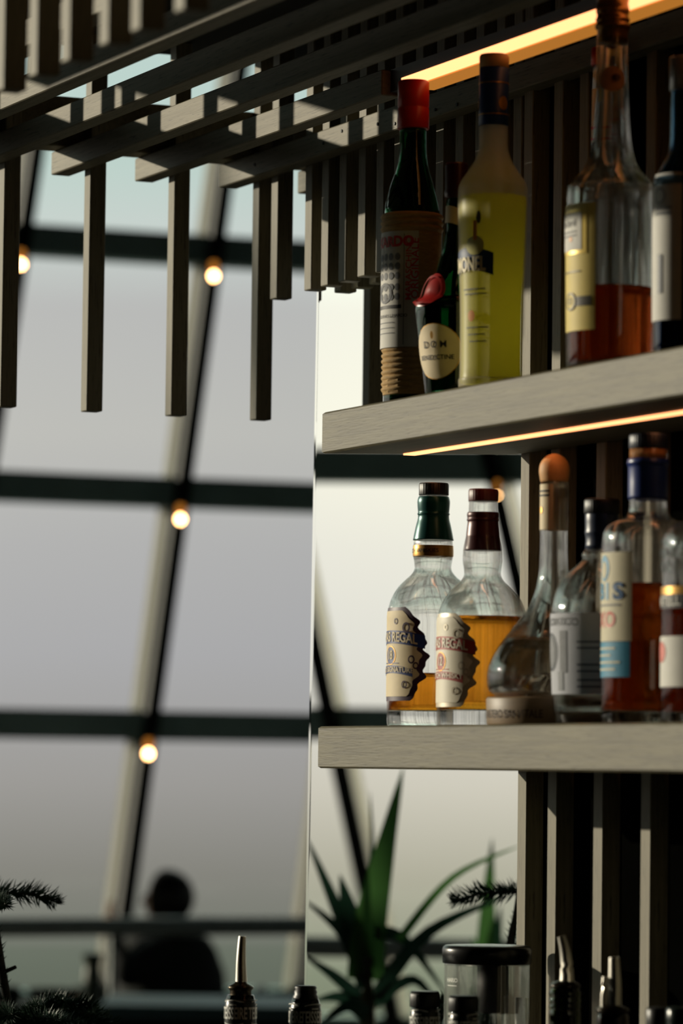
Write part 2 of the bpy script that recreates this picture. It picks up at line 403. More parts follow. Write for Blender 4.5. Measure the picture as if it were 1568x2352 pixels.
# ================================================================== SLATTED CANOPY
can = empty('slatted_canopy', (0, 0, 2.137), 'dark timber canopy of parallel beams and hanging battens above the bar', 'canopy')
CO = np.array(can.location)
BY = [-.728, -.563, -.438, -.313, -.188, -.063, .062, .190]
for y in BY: mesh_obj('beam', *loc(box(-.80, .03 if y == .062 else 2.6, y, y + .0275, 2.472, 2.504, .0014), CO), BATTEN, can)
mesh_obj('beam', *loc(box(-.80, .05, .312, .3395, 2.472, 2.504, .0014), CO), BATTEN, can)
for y in (-.188, -.063, .062, .190): batten(can, CO, -.741, y + .0277, 2.137, 2.66, 'hanging_batten')
for y in (-.240, -.345, -.510, -.605, -.665): batten(can, CO, -.741, y, 2.137 if y > -.3 else 2.40, 2.66, 'hanging_batten')
mesh_obj('joist', *loc(box(-.790, -.7415, -.78, .36, 2.504, 2.574, .0014), CO), BATTEN, can)
for x in (-.674, -.556, -.500, -.442, -.380, -.323, -.268, -.205, -.142, -.085, -.028, .030, .078):
    batten(can, CO, x, 0.2177, 2.301, 2.66, 'hanging_batten')
for x, y in ((-15, 212), (77, 180), (138, 146), (225, 107), (318, 77), (441, 35), (560, -12), (680, -60)):
    p = PZ(x, y, 2.301); batten(can, CO, p[0], -.7003, 2.301, 2.66, 'hanging_batten')
mesh_obj('panel', *loc(box(-.82, 2.7, -.9, .36, 2.66, 2.70), CO), DARKPANEL, can)
SCREW = mat('screw_hole', (8, 8, 8), .6, noise=.2)
for x, y in ((585, 378), (743, 329), (785, 301), (868, 285), (907, 284), (1000, 252), (1050, 240)):
    p = PY(x, y, .19); g = lathe([(0, 0), (.0022, 0), (.0022, .0012), (0, .0012)], 10)
    v = [(a, -c - .0002, b) for a, b, c in g[0]]
    mesh_obj('screw', *loc(off((v, g[1]), (p[0], .19, p[2])), CO), SCREW, can)
lb = empty('led_light_bar', (.8, .085, 2.474), 'long glowing amber light bar in line with the canopy beams', 'light')
LO = np.array(lb.location)
mesh_obj('housing', *loc(box(.031, 2.6, .0735, .1000, 2.4765, 2.504), LO), mat('led_housing', (40, 40, 38), .5, noise=.1), lb)
mesh_obj('lens', *loc(box(.066, 2.6, .0715, .0750, 2.4755, 2.4885), LO), LEDM, lb)
tag(mesh_obj('spill_glow', *loc(box(.082, 2.6, .0755, .1080, 2.4740, 2.4760), LO), LEDSPILL, lb), 'dim amber light spill beside the lens, made to glow')  # glowing strip stands for wood lit orange by the lens

# ================================================================== BOTTLES
def glass(name, tint=(255, 255, 255), rough=0.0, ior=1.5): return mat('glass_' + name, tint, rough, trans=1.0, ior=ior)
def blend(name, base, extra, fac):
    """clear material with a share of a second closure: light passing straight through a thin wall, or scatter in a spirit"""
    M = base.copy(); M.name = name; t = M.node_tree; o = [n for n in t.nodes if n.type == 'OUTPUT_MATERIAL'][0]; src = o.inputs[0].links[0].from_socket
    x = t.nodes.new('ShaderNodeBsdfTransparent' if extra is None else 'ShaderNodeBsdfTranslucent'); x.inputs[0].default_value = (*(srgb(*extra) if extra else (.97, .97, .96)), 1)
    k = t.nodes.new('ShaderNodeMixShader'); k.inputs[0].default_value = fac; t.links.new(src, k.inputs[1]); t.links.new(x.outputs[0], k.inputs[2]); t.links.new(k.outputs[0], o.inputs[0])
    MATS[name] = M; return M
CLEAR = blend('thin_clear_glass', glass('clear', (255, 254, 252), .015), None, .45); GREEN = glass('green', (58, 120, 84)); DKGREEN = glass('dark_green', (40, 98, 62))
WATER = mat('clear_spirit', (250, 252, 250), 0, trans=1, ior=1.34)
AMBER = blend('golden_whisky', mat('amber_whisky', (238, 158, 44), 0, trans=1, ior=1.34), (226, 130, 20), .12); DEEP = blend('deep_rum', mat('dark_amber_spirit', (200, 96, 26), 0, trans=1, ior=1.34), (200, 92, 14), .13)
COGNAC = blend('deep_cognac', mat('reddish_cognac', (178, 80, 28), 0, trans=1, ior=1.34), (176, 74, 14), .12)
PAPER = mat('white_paper', (206, 204, 196), .7, noise=.05, nscale=60)
CREAM = mat('cream_paper', (214, 196, 158), .6, noise=.06, nscale=60)
INK = mat('black_ink', (28, 28, 30), .6, noise=.1); GREYINK = mat('grey_ink', (120, 122, 126), .7, noise=.15, nscale=200)
GOLD = mat('gold_foil', (196, 150, 78), .35, metal=.7, noise=.08, nscale=60)
STRAW = mat('straw', (176, 142, 88), .75, noise=.25, nscale=90, stretch=(1, 1, 4), bump=.4)
REDCAP = mat('red_plastic', (196, 34, 18), .35, noise=.06, nscale=30)
BLACKP = mat('black_plastic', (20, 21, 22), .4, noise=.1, nscale=30)
STEEL = mat('polished_steel', (225, 220, 208), .32, metal=1, noise=.05, nscale=30)

class Thing:
    """a bottle standing on an upright axis; profile heights are photo rows, radii photo half-widths, turned to metres at its own depth"""
    def __init__(s, name, label, cat, px, py, Y, zb, group=None, D=None):
        p = PY(px, py, Y) if D is None else PD(px, py, D); Y = float(p[1]); s.X, s.Y, s.zb = p[0], Y, zb
        s.px = px; s.D = depth((p[0], Y, p[2])); s.m = s.D / F
        s.root = empty(name, (p[0], Y, zb), label, cat, group)
    def z(s, y): return PD(s.px, y, s.D)[2] - s.zb
    def prof(s, pts, n=5, base=True):
        q = [(max(h, 0) * s.m, s.z(y)) for y, h in pts]
        if base: q[0] = (q[0][0], 0.0)
        return [(r_, max(z_, 0.0)) for r_, z_ in (catmull(q, n) if n > 1 else q)]
    def rfun(s, prof):
        zz = [p[1] for p in prof]; rr = [p[0] for p in prof]
        return lambda z: float(np.interp(z, zz, rr))
    def solid(s, name, pts, material, n=4, base=False, parent=None, seg=40, ribs=0, ribamp=0, smooth=True):
        q = s.prof(pts, n, base); q = [(0, q[0][1])] + q + [(0, q[-1][1])]
        return mesh_obj(name, *lathe(q, seg, ribs, ribamp), material, parent or s.root, smooth)
    def shell(s, name, pts, material, wall=.0026, floor=.006, n=6, seg=56, sy=1.0):
        """hollow glass body: outer skin, lip, inner skin"""
        o = s.prof(pts, n, True); s.outer = s.rfun(o)
        zf = floor
        inner = [(max(r - wall, .002), z) for r, z in o if z > zf]
        r0 = float(np.interp(zf, [p[1] for p in o], [p[0] for p in o])) - wall
        q = [(0, 0)] + [(max(o[0][0] - .003, .001), 0), (o[0][0], .002)] + o[1:] + inner[::-1] + [(r0, zf + .0005), (r0 * .7, zf), (0, zf + .003)]
        s.inner = lambda z, f=s.outer: f(z) - wall
        s.floorz = zf
        return mesh_obj(name, *lathe(q, seg, sy=sy), material, s.root, True)
    def liquid(s, name, y, material, seg=56):
        zt = s.z(y); zs = np.linspace(s.floorz + .0008, zt, 14)
        q = [(0, zs[0])] + [(s.inner(max(z, s.floorz + .002)) + .0003, z) for z in zs] + [(s.inner(zt) - .0015, zt - .0004), (0, zt - .0006)]
        return mesh_obj(name, *lathe(q, seg), material, s.root, True)
    # ---- labels wrapped on the body: u metres round the front (0 = facing -Y), v metres up
    def _wrap(s, u, v, lift, uc, rf):
        r = rf(v); a = -math.pi / 2 + uc + u / max(r, .004); return ((r + lift) * math.cos(a), (r + lift) * math.sin(a), v)
    def patch(s, name, y0, y1, a0, a1, material, lift=.0004, parent=None, rf=None, shape=None, arch=0.0, rows=10, cols=20, label=None):
        """a0, a1 degrees round from the front; shape(t) scales the half-width, arch bends the band (metres)"""
        rf = rf or s.outer; v = []; f = []
        z0, z1 = sorted((s.z(y0), s.z(y1))); c = math.radians((a0 + a1) / 2); hw = math.radians((a1 - a0) / 2)
        for i in range(rows + 1):
            t = i / rows; zz = z0 + (z1 - z0) * t; k = shape(t) if shape else 1.0
            for j in range(cols + 1):
                w_ = (2 * j / cols - 1); r = rf(zz); a = -math.pi / 2 + c + w_ * hw * k
                dz = arch * (1 - (w_ * k) ** 2) if arch else 0
                v.append(((r + lift) * math.cos(a), (r + lift) * math.sin(a), zz + dz))
        for i in range(rows):
            for j in range(cols):
                q = i * (cols + 1) + j; f.append((q, q + 1, q + cols + 2, q + cols + 1))
        o = mesh_obj(name, v, f, material, parent or s.root, True)
        if label: o['label'] = label
        return o
    def text(s, txt, y, deg, size_px, material, lift=.0009, parent=None, rf=None, rot=0, squeeze=1.0, bold=0.01, arch=0.0, archw=.03, name='lettering'):
        rf = rf or s.outer; g = text_geo(txt, size_px * s.m, bold, squeeze); v = []
        zc = s.z(y); r = rf(zc); cr_, sr_ = math.cos(rot), math.sin(rot)
        for x, yy in g[0]:
            x2, y2 = x * cr_ - yy * sr_, x * sr_ + yy * cr_
            if arch: y2 += arch * (1 - (x2 / archw) ** 2)
            a = -math.pi / 2 + math.radians(deg) + x2 / r; rr = rf(zc + y2) + lift
            v.append((rr * math.cos(a), rr * math.sin(a), zc + y2))
        return mesh_obj(name, v, g[1], material, parent or s.root)
    def spot(s, name, y, deg, ry, material, lift=.0008, parent=None, rx=None, inner=0.0, rf=None, thick=0):
        """flat round or oval print"""
        rf = rf or s.outer; rx = rx or ry; zc = s.z(y); v = []; f = []; n = 28
        rings = [inner, 1.0] if inner else [0.02, .25, .5, .75, 1.0]
        for k in rings:
            for i in range(n):
                a_ = 2 * math.pi * i / n; u = rx * s.m * k * math.cos(a_); w_ = ry * s.m * k * math.sin(a_)
                r = rf(zc + w_) + lift + thick * (1 - k * k * .6); a = -math.pi / 2 + math.radians(deg) + u / rf(zc)
                v.append((r * math.cos(a), r * math.sin(a), zc + w_))
        for k in range(len(rings) - 1):
            for i in range(n): j = (i + 1) % n; f.append((k * n + i, (k + 1) * n + i, (k + 1) * n + j, k * n + j))
        if not inner: f.append(tuple(range(n)))
        return mesh_obj(name, v, f, material, parent or s.root, True)

# ---------------- upper shelf
# green straw-wrapped liqueur
b = Thing('liqueur_bottle', 'green glass bottle with red cap and straw-wrapped body on the upper shelf', 'bottle', 945, 600, .046, ZUP)
b.shell('glass_body', [(915, 62), (880, 62), (600, 65), (500, 64), (470, 60), (430, 50), (400, 41), (370, 34), (330, 31), (296, 31)], GREEN, wall=.003)
cap = b.solid('cap', [(294, 36), (292, 37), (247, 36.5), (244, 35), (241, 36.5), (186, 36), (182, 33)], REDCAP, n=1)
# straw: rope rings over a woven sleeve
pts = []
yy = 912
pts.append((912, 62.5))
for i in range(9):
    y0 = 905 - i * 13
    pts += [(y0, 63.5), (y0 - 6.5, 67.5), (y0 - 12, 63.5)]
pts += [(780, 65.5), (545, 68.5), (540, 68.5)]
for i in range(3):
    y0 = 535 - i * 14
    pts += [(y0, 69), (y0 - 7, 72.5), (y0 - 13, 69)]
pts.append((492, 65.5))
q = b.prof(pts, 2, False); b.straw = b.rfun(q)
st = mesh_obj('straw_wrap', *lathe([(q[0][0] - .004, q[0][1])] + q + [(q[-1][0] - .004, q[-1][1])], 48), STRAW, b.root, True)
mesh_obj('base_pad', *lathe([(0, 0)] + [(h * b.m, b.z(y)) for y, h in ((914, 60), (905, 65), (880, 66), (872, 63))][0:] + [(0, b.z(872))], 14), STRAW, st)
b.straw = lambda z, m=b.m: 69.5 * m
lab = b.patch('paper_label', 805, 538, -62, 78, PAPER, .0003, rf=b.straw, label='white paper label printed in red and grey')
b.text('LUXARDO', 563, 8, 33, mat('red_ink', (196, 44, 40), .6, noise=.05), parent=lab, rf=b.straw, bold=.04, squeeze=.95)
RED = MATS['red_ink']
b.text('MARASCHINO', 625, 60, 19, RED, parent=lab, rf=b.straw, rot=math.pi / 2, squeeze=1.2)
b.text('ORIGINALE', 625, 72, 23, RED, parent=lab, rf=b.straw, rot=math.pi / 2, squeeze=1.2)
for r_ in range(5):
    for c_ in range(5):
        b.spot('medal', 597 + r_ * 22 + (4 if r_ > 2 else 0), -22 + c_ * 15, 8.5, GREYINK, .0006, lab, rf=b.straw, rx=7)
b.spot('crest', 680, 6, 24, GREYINK, .0008, lab, rf=b.straw, inner=.72)
b.patch('print_band', 716, 708, -28, 46, INK, .0006, parent=lab, rf=b.straw)
b.text('GIROLAMO LUXARDO', 733, 16, 10, INK, parent=lab, rf=b.straw, bold=.02)
for y in (748, 760, 772): b.patch('print_line', y + 1, y - 1, -28, 30, GREYINK, .0006, parent=lab, rf=b.straw, rows=1)
b.patch('border_line', 800, 545, 50, 51.5, GREYINK, .0006, parent=lab, rf=b.straw, cols=2)
b.spot('embossed_seal', 440, -6, 40, GREEN, .0002, rx=26, thick=.0015)

# herbal liqueur, squat dark bottle
b = Thing('liqueur_bottle', 'squat dark green bottle with a red wax seal and cream oval label', 'bottle', 1045, 700, .054, ZUP)
b.shell('glass_body', [(905, 66), (895, 70), (800, 82), (730, 91), (708, 92), (697, 86), (688, 68), (660, 58), (620, 44), (570, 31), (520, 25), (470, 23), (450, 22)], DKGREEN, wall=.003)
b.liquid('liquid', 790, mat('herbal_liqueur', (60, 70, 20), 0, trans=1, ior=1.34))
b.solid('cap', [(455, 26), (452, 27), (440, 29), (432, 26), (378, 27), (372, 24)], mat('dark_red_wax', (58, 14, 16), .35, noise=.1), n=1)
b.patch('neck_label', 520, 480, -80, 80, CREAM, .0004, shape=None, arch=.004)
sl = b.spot('wax_seal', 672, 14, 40, mat('sealing_wax', (150, 26, 24), .35, noise=.12, nscale=60), .003, rx=34, thick=.004)
b.spot('seal_ring', 672, 14, 35, MATS['sealing_wax'], .0085, sl, rx=30, inner=.86)
lab = b.spot('oval_label', 815, 30, 62, CREAM, .0010, rx=62)
b.spot('gold_rim', 815, 30, 64, GOLD, .0004, lab, rx=64, inner=.94)
b.text('D O M', 800, 30, 22, INK, .0016, parent=lab); b.text('BENEDICTINE', 829, 30, 15, INK, .0016, parent=lab)
b.spot('crest', 778, 28, 9, MATS['gold_foil'], .0026, lab, rx=4)

# frosted limoncello
def frosted(name, color, clear):
    M = bpy.data.materials.new(name); M.use_nodes = True; t = M.node_tree; t.nodes.clear()
    o = t.nodes.new('ShaderNodeOutputMaterial'); mxs = t.nodes.new('ShaderNodeMixShader'); tr = t.nodes.new('ShaderNodeBsdfTransparent')
    m2 = t.nodes.new('ShaderNodeMixShader'); a = t.nodes.new('ShaderNodeBsdfTranslucent'); d = t.nodes.new('ShaderNodeBsdfPrincipled')
    c = srgb(*color); a.inputs[0].default_value = (*c, 1); d.inputs['Base Color'].default_value = (*c, 1); d.inputs['Roughness'].default_value = .35
    m2.inputs[0].default_value = .55; mxs.inputs[0].default_value = 1 - clear
    t.links.new(a.outputs[0], m2.inputs[1]); t.links.new(d.outputs[0], m2.inputs[2]); t.links.new(tr.outputs[0], mxs.inputs[1]); t.links.new(m2.outputs[0], mxs.inputs[2]); t.links.new(mxs.outputs[0], o.inputs[0])
    MATS[name] = M; return M
FROST = frosted('frosted_glass', (226, 216, 186), .62)
LIMON = translucent_mat('lemon_liqueur', (240, 240, 112), .3, .5)
b = Thing('liqueur_bottle', 'frosted bottle of yellow-green lemon liqueur with blue neck wrap and pale cork cap', 'bottle', 1130, 600, .042, ZUP)
b.shell('glass_body', [(888, 74), (875, 75), (860, 72), (700, 73), (560, 78), (450, 80), (420, 76), (395, 60), (370, 44), (345, 35), (320, 33), (290, 33), (160, 31)], FROST, wall=.0025)
b.liquid('liquid', 452, LIMON)
wr = b.solid('neck_wrap', [(287, 33.5), (286, 34.5), (262, 34), (258, 35), (254, 34), (154, 34), (152, 33)], mat('navy_foil', (24, 54, 116), .4, noise=.08, nscale=40), n=1)
b.rf_w = lambda z, m=b.m: 34.2 * m
for y in (189, 262): b.patch('gold_line', y + 1.2, y - 1.2, -180, 180, GOLD, .0006, parent=wr, rf=b.rf_w, cols=40, rows=1)
for dg in (-34, 104): b.spot('gold_disc', 237, dg, 16, GOLD, .0006, wr, rf=b.rf_w, rx=12)
b.solid('cap', [(152, 34), (126, 34.5), (121, 32)], mat('pale_cork_cap', (206, 160, 96), .6, noise=.12, nscale=70), n=1)
NAVY = mat('navy_print', (20, 52, 92), .5, noise=.08, nscale=50)
lab = b.patch('front_label', 642, 590, -34, 66, NAVY, .0005, arch=.007)
b.text('LIMONEL', 616, 11, 46, mat('pale_gold_print', (226, 212, 170), .5, noise=.05), .0012, parent=lab, bold=.03, squeeze=.58)
LEMON = mat('orange_print', (206, 128, 30), .5, noise=.1)
g = b.patch('ribbon_print', 560, 515, 30, 37, LEMON, .0005); b.spot('lemon_print', 508, 40, 15, mat('leaf_print', (88, 86, 30), .5, noise=.1), .0005, rx=6)
b.spot('fruit_print', 572, 32, 22, mat('pale_lemon_print', (196, 190, 110), .5, noise=.1), .0004, rx=24)
b.spot('fruit_print', 733, 24, 13, LEMON, .0005, rx=10)
for i, y in enumerate((672, 683, 760, 776, 792)): b.patch('print_line', y + 1.5, y - 1.5, 4 + 4 * i, 52 + 3 * (i % 3), GREYINK, .0005, rows=1)

# apple brandy, large clear bottle with yellow label
b = Thing('brandy_bottle', 'large clear bottle with long neck, yellow label and round tag on the upper shelf', 'bottle', 1402, 600, .050, ZUP)
b.shell('glass_body', [(842, 96), (830, 99), (640, 102), (450, 103), (428, 98), (408, 84), (385, 64), (350, 50), (300, 43), (200, 37), (60, 35)], CLEAR, wall=.003)
b.liquid('liquid', 664, COGNAC)
b.solid('stopper', [(95, 35), (64, 36), (60, 40), (52, 41), (48, 37), (40, 40), (30, 36), (18, 39), (2, 36), (-10, 38), (-22, 34)], mat('bronze_stopper', (120, 84, 34), .3, metal=.7, noise=.15, nscale=40), n=2)
YEL = mat('yellow_paper', (206, 184, 92), .6, noise=.07, nscale=50)
lab = b.patch('yellow_label', 768, 476, -52, 42, YEL, .0004)
pn = b.patch('white_panel', 592, 488, -48, 30, mat('gold_border', (214, 186, 92), .4, metal=.3, noise=.05), .0008, parent=lab)
b.patch('white_panel', 583, 497, -46, 22, PAPER, .0012, parent=lab)
b.text('Boulard', 520, -8, 24, INK, .0018, parent=lab); b.spot('emblem', 557, 2, 6, LEMON, .0016, lab)
for y in (540, 549): b.patch('print_line', y + 1.5, y - 1.5, -30, 14, GREYINK, .0016, parent=lab, rows=1)
b.patch('ribbon_print', 712, 690, 0, 37, mat('dark_print', (52, 46, 30), .5, noise=.1), .0008, parent=lab)
b.spot('badge', 700, 0, 21, YEL, .0012, lab); b.spot('badge_ring', 700, 0, 21, mat('brown_print', (120, 104, 50), .5, noise=.1), .0016, lab, inner=.78)
b.text('O', 700, 0, 20, MATS['dark_print'], .0022, parent=lab)
b.patch('print_line', 634, 630, -30, 20, MATS['brown_print'], .0010, parent=lab, rows=1)
rt = b.rfun(b.prof([(842, 96), (300, 43), (200, 37), (60, 35)], 1))
tg = b.spot('round_tag', 183, 62, 29, mat('tan_card', (176, 128, 84), .7, noise=.12, nscale=70), .003, rx=27)
b.spot('tag_mark', 180, 74, 8, MATS['dark_red_wax'], .0045, tg)
b.patch('tag_cord', 235, 205, 18, 26, YEL, .002)

# white-label bottle at the right end of the upper shelf
b = Thing('spirit_bottle', 'blue-tinted bottle with a tall white label at the right end of the upper shelf', 'bottle', 1566, 600, .060, ZUP)
b.shell('glass_body', [(812, 62), (800, 66), (600, 68), (440, 68), (410, 64), (385, 52), (360, 38), (335, 31), (230, 29), (200, 29)], glass('blue_tint', (120, 165, 205)), wall=.003)
b.liquid('liquid', 520, mat('blue_spirit', (40, 88, 140), 0, trans=1, ior=1.34))
b.solid('cap', [(205, 31), (203, 32), (130, 32), (127, 30)], mat('silver_cap', (160, 160, 156), .3, metal=.6, noise=.06), n=1)
lab = b.patch('white_label', 742, 402, -54, 60, PAPER, .0005)
for y in (484, 496): b.patch('print_line', y + 3, y - 3, 0, 40, GREYINK, .001, parent=lab, rows=1)
b.spot('crest', 455, 12, 18, GREYINK, .001, lab, inner=.85)
b.patch('upright_print', 680, 590, 8, 20, mat('slate_print', (70, 76, 84), .5, noise=.1), .001, parent=lab)

# slim red-capped bottle behind the brandy
b = Thing('spirit_bottle', 'slim clear bottle with a red cap standing behind the long-necked brandy bottle', 'bottle', 1384, 300, .166, ZUP)
b.shell('glass_body', [(840, 52), (830, 54), (500, 54), (460, 48), (420, 32), (390, 27), (250, 25), (150, 24)], CLEAR, wall=.0025)
b.solid('cap', [(150, 27), (147, 28.5), (111, 28), (108, 26)], REDCAP, n=1)
lab = b.patch('neck_label', 330, 205, -110, 110, CREAM, .0004)
for y in (296, 322): b.patch('red_line', y + 3, y - 3, -110, 110, RED, .0008, parent=lab, rows=1)

# ---------------- lower shelf
def ornate(t):
    """half-width of a scrolled shield label from bottom (0) to top (1)"""
    base = .35 + .65 * math.sin(math.pi * min(1, max(0, t * .92 + .06))) ** .55
    return min(1.0, base) * (1 + .05 * math.sin(t * 31) + .035 * math.sin(t * 53 + 1))
def whisky(px, label, cap_m, collar_m, band, liq_y, liq_m, ribbon, medal_txt, lower_txt, yo, paper, edge, group):
    b = Thing('whisky_bottle', label, 'bottle', px, 1400 + yo, .100, ZLO, group)
    Y = lambda *a: [(y + yo, h) for y, h in a]
    b.shell('glass_body', Y((1667, 98), (1660, 102), (1620, 103), (1450, 103), (1415, 103), (1392, 100), (1370, 92), (1350, 80), (1333, 64), (1320, 50), (1308, 43), (1295, 43), (1275, 46), (1255, 45.5), (1240, 44), (1200, 36), (1160, 34), (1135, 33)), CLEAR, wall=.0032, floor=.019)
    b.liquid('liquid', liq_y, liq_m)
    b.shoulder = None
    if not band: co = b.solid('collar', Y((1250, 41.5), (1248, 42), (1222, 39.5), (1200, 37.5), (1192, 36.5), (1183, 36), (1180, 38), (1176, 36.5), (1168, 37.5), (1162, 36)), collar_m, n=3); b.spot_ring = None
    if band: co = b.solid('collar', Y((1240, 46), (1238, 46.5), (1210, 41), (1192, 36.5), (1183, 36), (1180, 37.5), (1176, 36), (1165, 37), (1150, 37.5), (1140, 35)), collar_m, n=3)
    b.solid('cap', Y((1137, 33.5), (1135, 34), (1112, 34), (1108, 32)), cap_m, n=1, ribs=30, ribamp=.0003, seg=90)
    if band:
        bd = b.patch('neck_band', 1278 + yo, 1253 + yo, -180, 180, GOLD, .0005, cols=48)
        b.text('SCOTCH WHISKIES', 1266 + yo, 10, 13, INK, .001, parent=bd)
    ed = b.patch('label_edge', 1612 + yo, 1398 + yo, -58, 58, edge, .0004, shape=ornate, rows=46, cols=24)
    lab = b.patch('shield_label', 1602 + yo, 1406 + yo, -49, 49, paper, .0008, shape=ornate, rows=46, cols=24)
    rb = b.patch('name_ribbon', 1494 + yo, 1464 + yo, -56, 56, ribbon, .0012, parent=lab, arch=.007)
    b.text('CHIVAS REGAL', 1478 + yo, 0, 31, paper, .0018, parent=lab, arch=.006, archw=.052, squeeze=.80, bold=.02)
    b.spot('medallion', 1508 + yo, 0, 20, ribbon, .0013, lab, rx=20); b.spot('medallion_ring', 1508 + yo, 0, 22, GOLD, .0012, lab, rx=22, inner=.9)
    b.text(medal_txt, 1508 + yo, 0, 29, paper, .0019, parent=lab, bold=.02, squeeze=.8)
    b.patch('lower_ribbon', 1558 + yo, 1540 + yo, -40, 40, ribbon, .0012, parent=lab, arch=.005)
    b.text(lower_txt, 1548 + yo, 2, 17, paper, .0018, parent=lab, arch=.004, archw=.05, bold=.02)
    for (y, dg, rr) in ((1445, 30, 15), (1518, 38, 12), (1532, 44, 10), (1575, 28, 11), (1430, 12, 9)):
        b.spot('scroll', y + yo, dg, rr * .8, edge, .0013, lab, rx=rr * .7, inner=.6)
    for y in (1526, 1534): b.patch('print_line', y + yo + 1, y + yo - 1, -18, 18, ribbon, .0012, parent=lab, rows=1)
    return b, co
VIOLET = mat('deep_violet_edge', (62, 38, 62), .5, noise=.15, nscale=60); SILVER = mat('silver_edge', (190, 180, 160), .4, metal=.3, noise=.1, nscale=60)
b, co = whisky(993, 'clear whisky bottle with a teal collar and black cap, blue ribbon label, nearly empty', BLACKP, mat('teal_foil', (16, 78, 76), .3, metal=.3, noise=.1, nscale=40), True, 1548, AMBER,
       mat('royal_blue_print', (40, 58, 116), .5, noise=.06), '18', 'GOLD SIGNATURE', 0, CREAM, VIOLET, None)
b, co = whisky(1107, 'clear whisky bottle with maroon cap and collar, red ribbon label, three quarters full', mat('maroon_plastic', (84, 26, 26), .4, noise=.08), mat('maroon_foil', (70, 22, 26), .35, metal=.2, noise=.1, nscale=40), False, 1417, AMBER,
       mat('brick_red_print', (166, 62, 54), .5, noise=.06), '12', 'SCOTCH WHISKY', 14, mat('silver_cream_paper', (222, 214, 192), .5, noise=.05), SILVER, None)

# round carafe on a wooden foot
b = Thing('carafe', 'round-bellied clear carafe with an egg-shaped cork on a wooden foot', 'carafe', 1270, 1400, .104, ZLO)
COF = b.z(1604)
b.shell('glass_body', [(1608, 122), (1606, 130), (1590, 146), (1565, 151), (1530, 147), (1490, 128), (1455, 102), (1420, 74), (1390, 54), (1355, 41), (1320, 34.5), (1280, 32), (1220, 31.5), (1104, 31.5)], CLEAR, wall=.0028, floor=.036)
gb = [o for o in b.root.children if o.name.startswith('glass_body')][0]
for v_ in gb.data.vertices:
    if v_.co.z < COF: v_.co.z = COF + (v_.co.z) * .03
zt = b.z(1468); zs = np.linspace(COF + .006, zt, 12)
mesh_obj('liquid', *lathe([(0, zs[0] + .022), (b.inner(zs[0]) * .35, zs[0] + .018), (b.inner(zs[0]) * .62, zs[0] + .002)] + [(b.inner(z) + .0003, z) for z in zs] + [(0, zt)], 56), WATER, b.root, True)
mesh_obj('punt', *lathe(catmull([(b.outer(COF + .002) * .62, COF + .003), (b.outer(COF + .002) * .5, COF + .016), (b.outer(COF + .002) * .28, COF + .024), (0, COF + .026)], 4), 40), CLEAR, b.root, True)
ft = b.solid('wooden_foot', [(1667, 148), (1664, 150), (1608, 152), (1603, 149)], mat('walnut_foot', (120, 98, 70), .5, noise=.18, nscale=24, stretch=(1, 1, 6)), n=1, base=True, seg=64)
b.rf_f = lambda z, m=b.m: 151 * m
b.text('MONASTERO SAN VITALE', 1643, 12, 26, mat('burnt_brown', (58, 42, 26), .7, noise=.1), .0006, parent=ft, rf=b.rf_f, squeeze=.75)
b.solid('cork', [(1106, 31), (1100, 33), (1080, 35.5), (1062, 32), (1048, 21), (1042, 10), (1040, 2)], mat('turned_cork', (204, 152, 92), .6, noise=.12, nscale=60), n=4)
nl = b.patch('neck_label', 1217, 1112, -170, 60, CREAM, .0006, cols=40)
for y in (1128, 1138): b.patch('print_line', y + 2, y - 2, -40, 44, INK, .0012, parent=nl, rows=1)
b.spot('gold_mark', 1172, -2, 8, GOLD, .0012, nl, rx=6)

# clear rum with grey label
b = Thing('rum_bottle', 'dome-shouldered clear bottle with a pale grey portrait label and black cap', 'bottle', 1380, 1400, .098, ZLO)
b.shell('glass_body', [(1666, 98), (1655, 104), (1600, 110), (1450, 115), (1400, 114), (1360, 104), (1325, 84), (1300, 58), (1285, 44), (1275, 46), (1265, 40), (1250, 36), (1170, 34)], CLEAR, wall=.003, floor=.014)
b.liquid('liquid', 1412, WATER)
b.solid('cap', [(1180, 39), (1178, 40), (1150, 40), (1145, 37)], BLACKP, n=1, ribs=36, ribamp=.0004, seg=108)
b.solid('neck_wrap', [(1262, 38), (1240, 36.5), (1228, 38), (1222, 39), (1216, 38), (1182, 38.5), (1180, 37)], mat('midnight_foil', (30, 42, 66), .35, noise=.1), n=2)
lab = b.patch('grey_label', 1597, 1412, -62, 78, mat('pale_grey_paper', (168, 170, 178), .7, noise=.06, nscale=60), .0005)
SL = mat('slate_print', (70, 76, 84), .5)
b.text('DIPLOMATICO', 1432, -2, 24, GREYINK, .001, parent=lab, bold=.015, squeeze=.85)
b.spot('portrait_frame', 1500, -14, 44, SL, .001, lab, rx=34, inner=.82); b.spot('portrait', 1500, -14, 34, GREYINK, .001, lab, rx=24)
b.patch('portrait_mount', 1548, 1452, 8, 20, GREYINK, .0009, parent=lab)
for y in (1478, 1492, 1530, 1545, 1565, 1580): b.patch('print_line', y + 2, y - 2, 34, 66, SL, .0009, parent=lab, rows=1)
b.patch('upright_print', 1588, 1545, 4, 14, SL, .001, parent=lab)

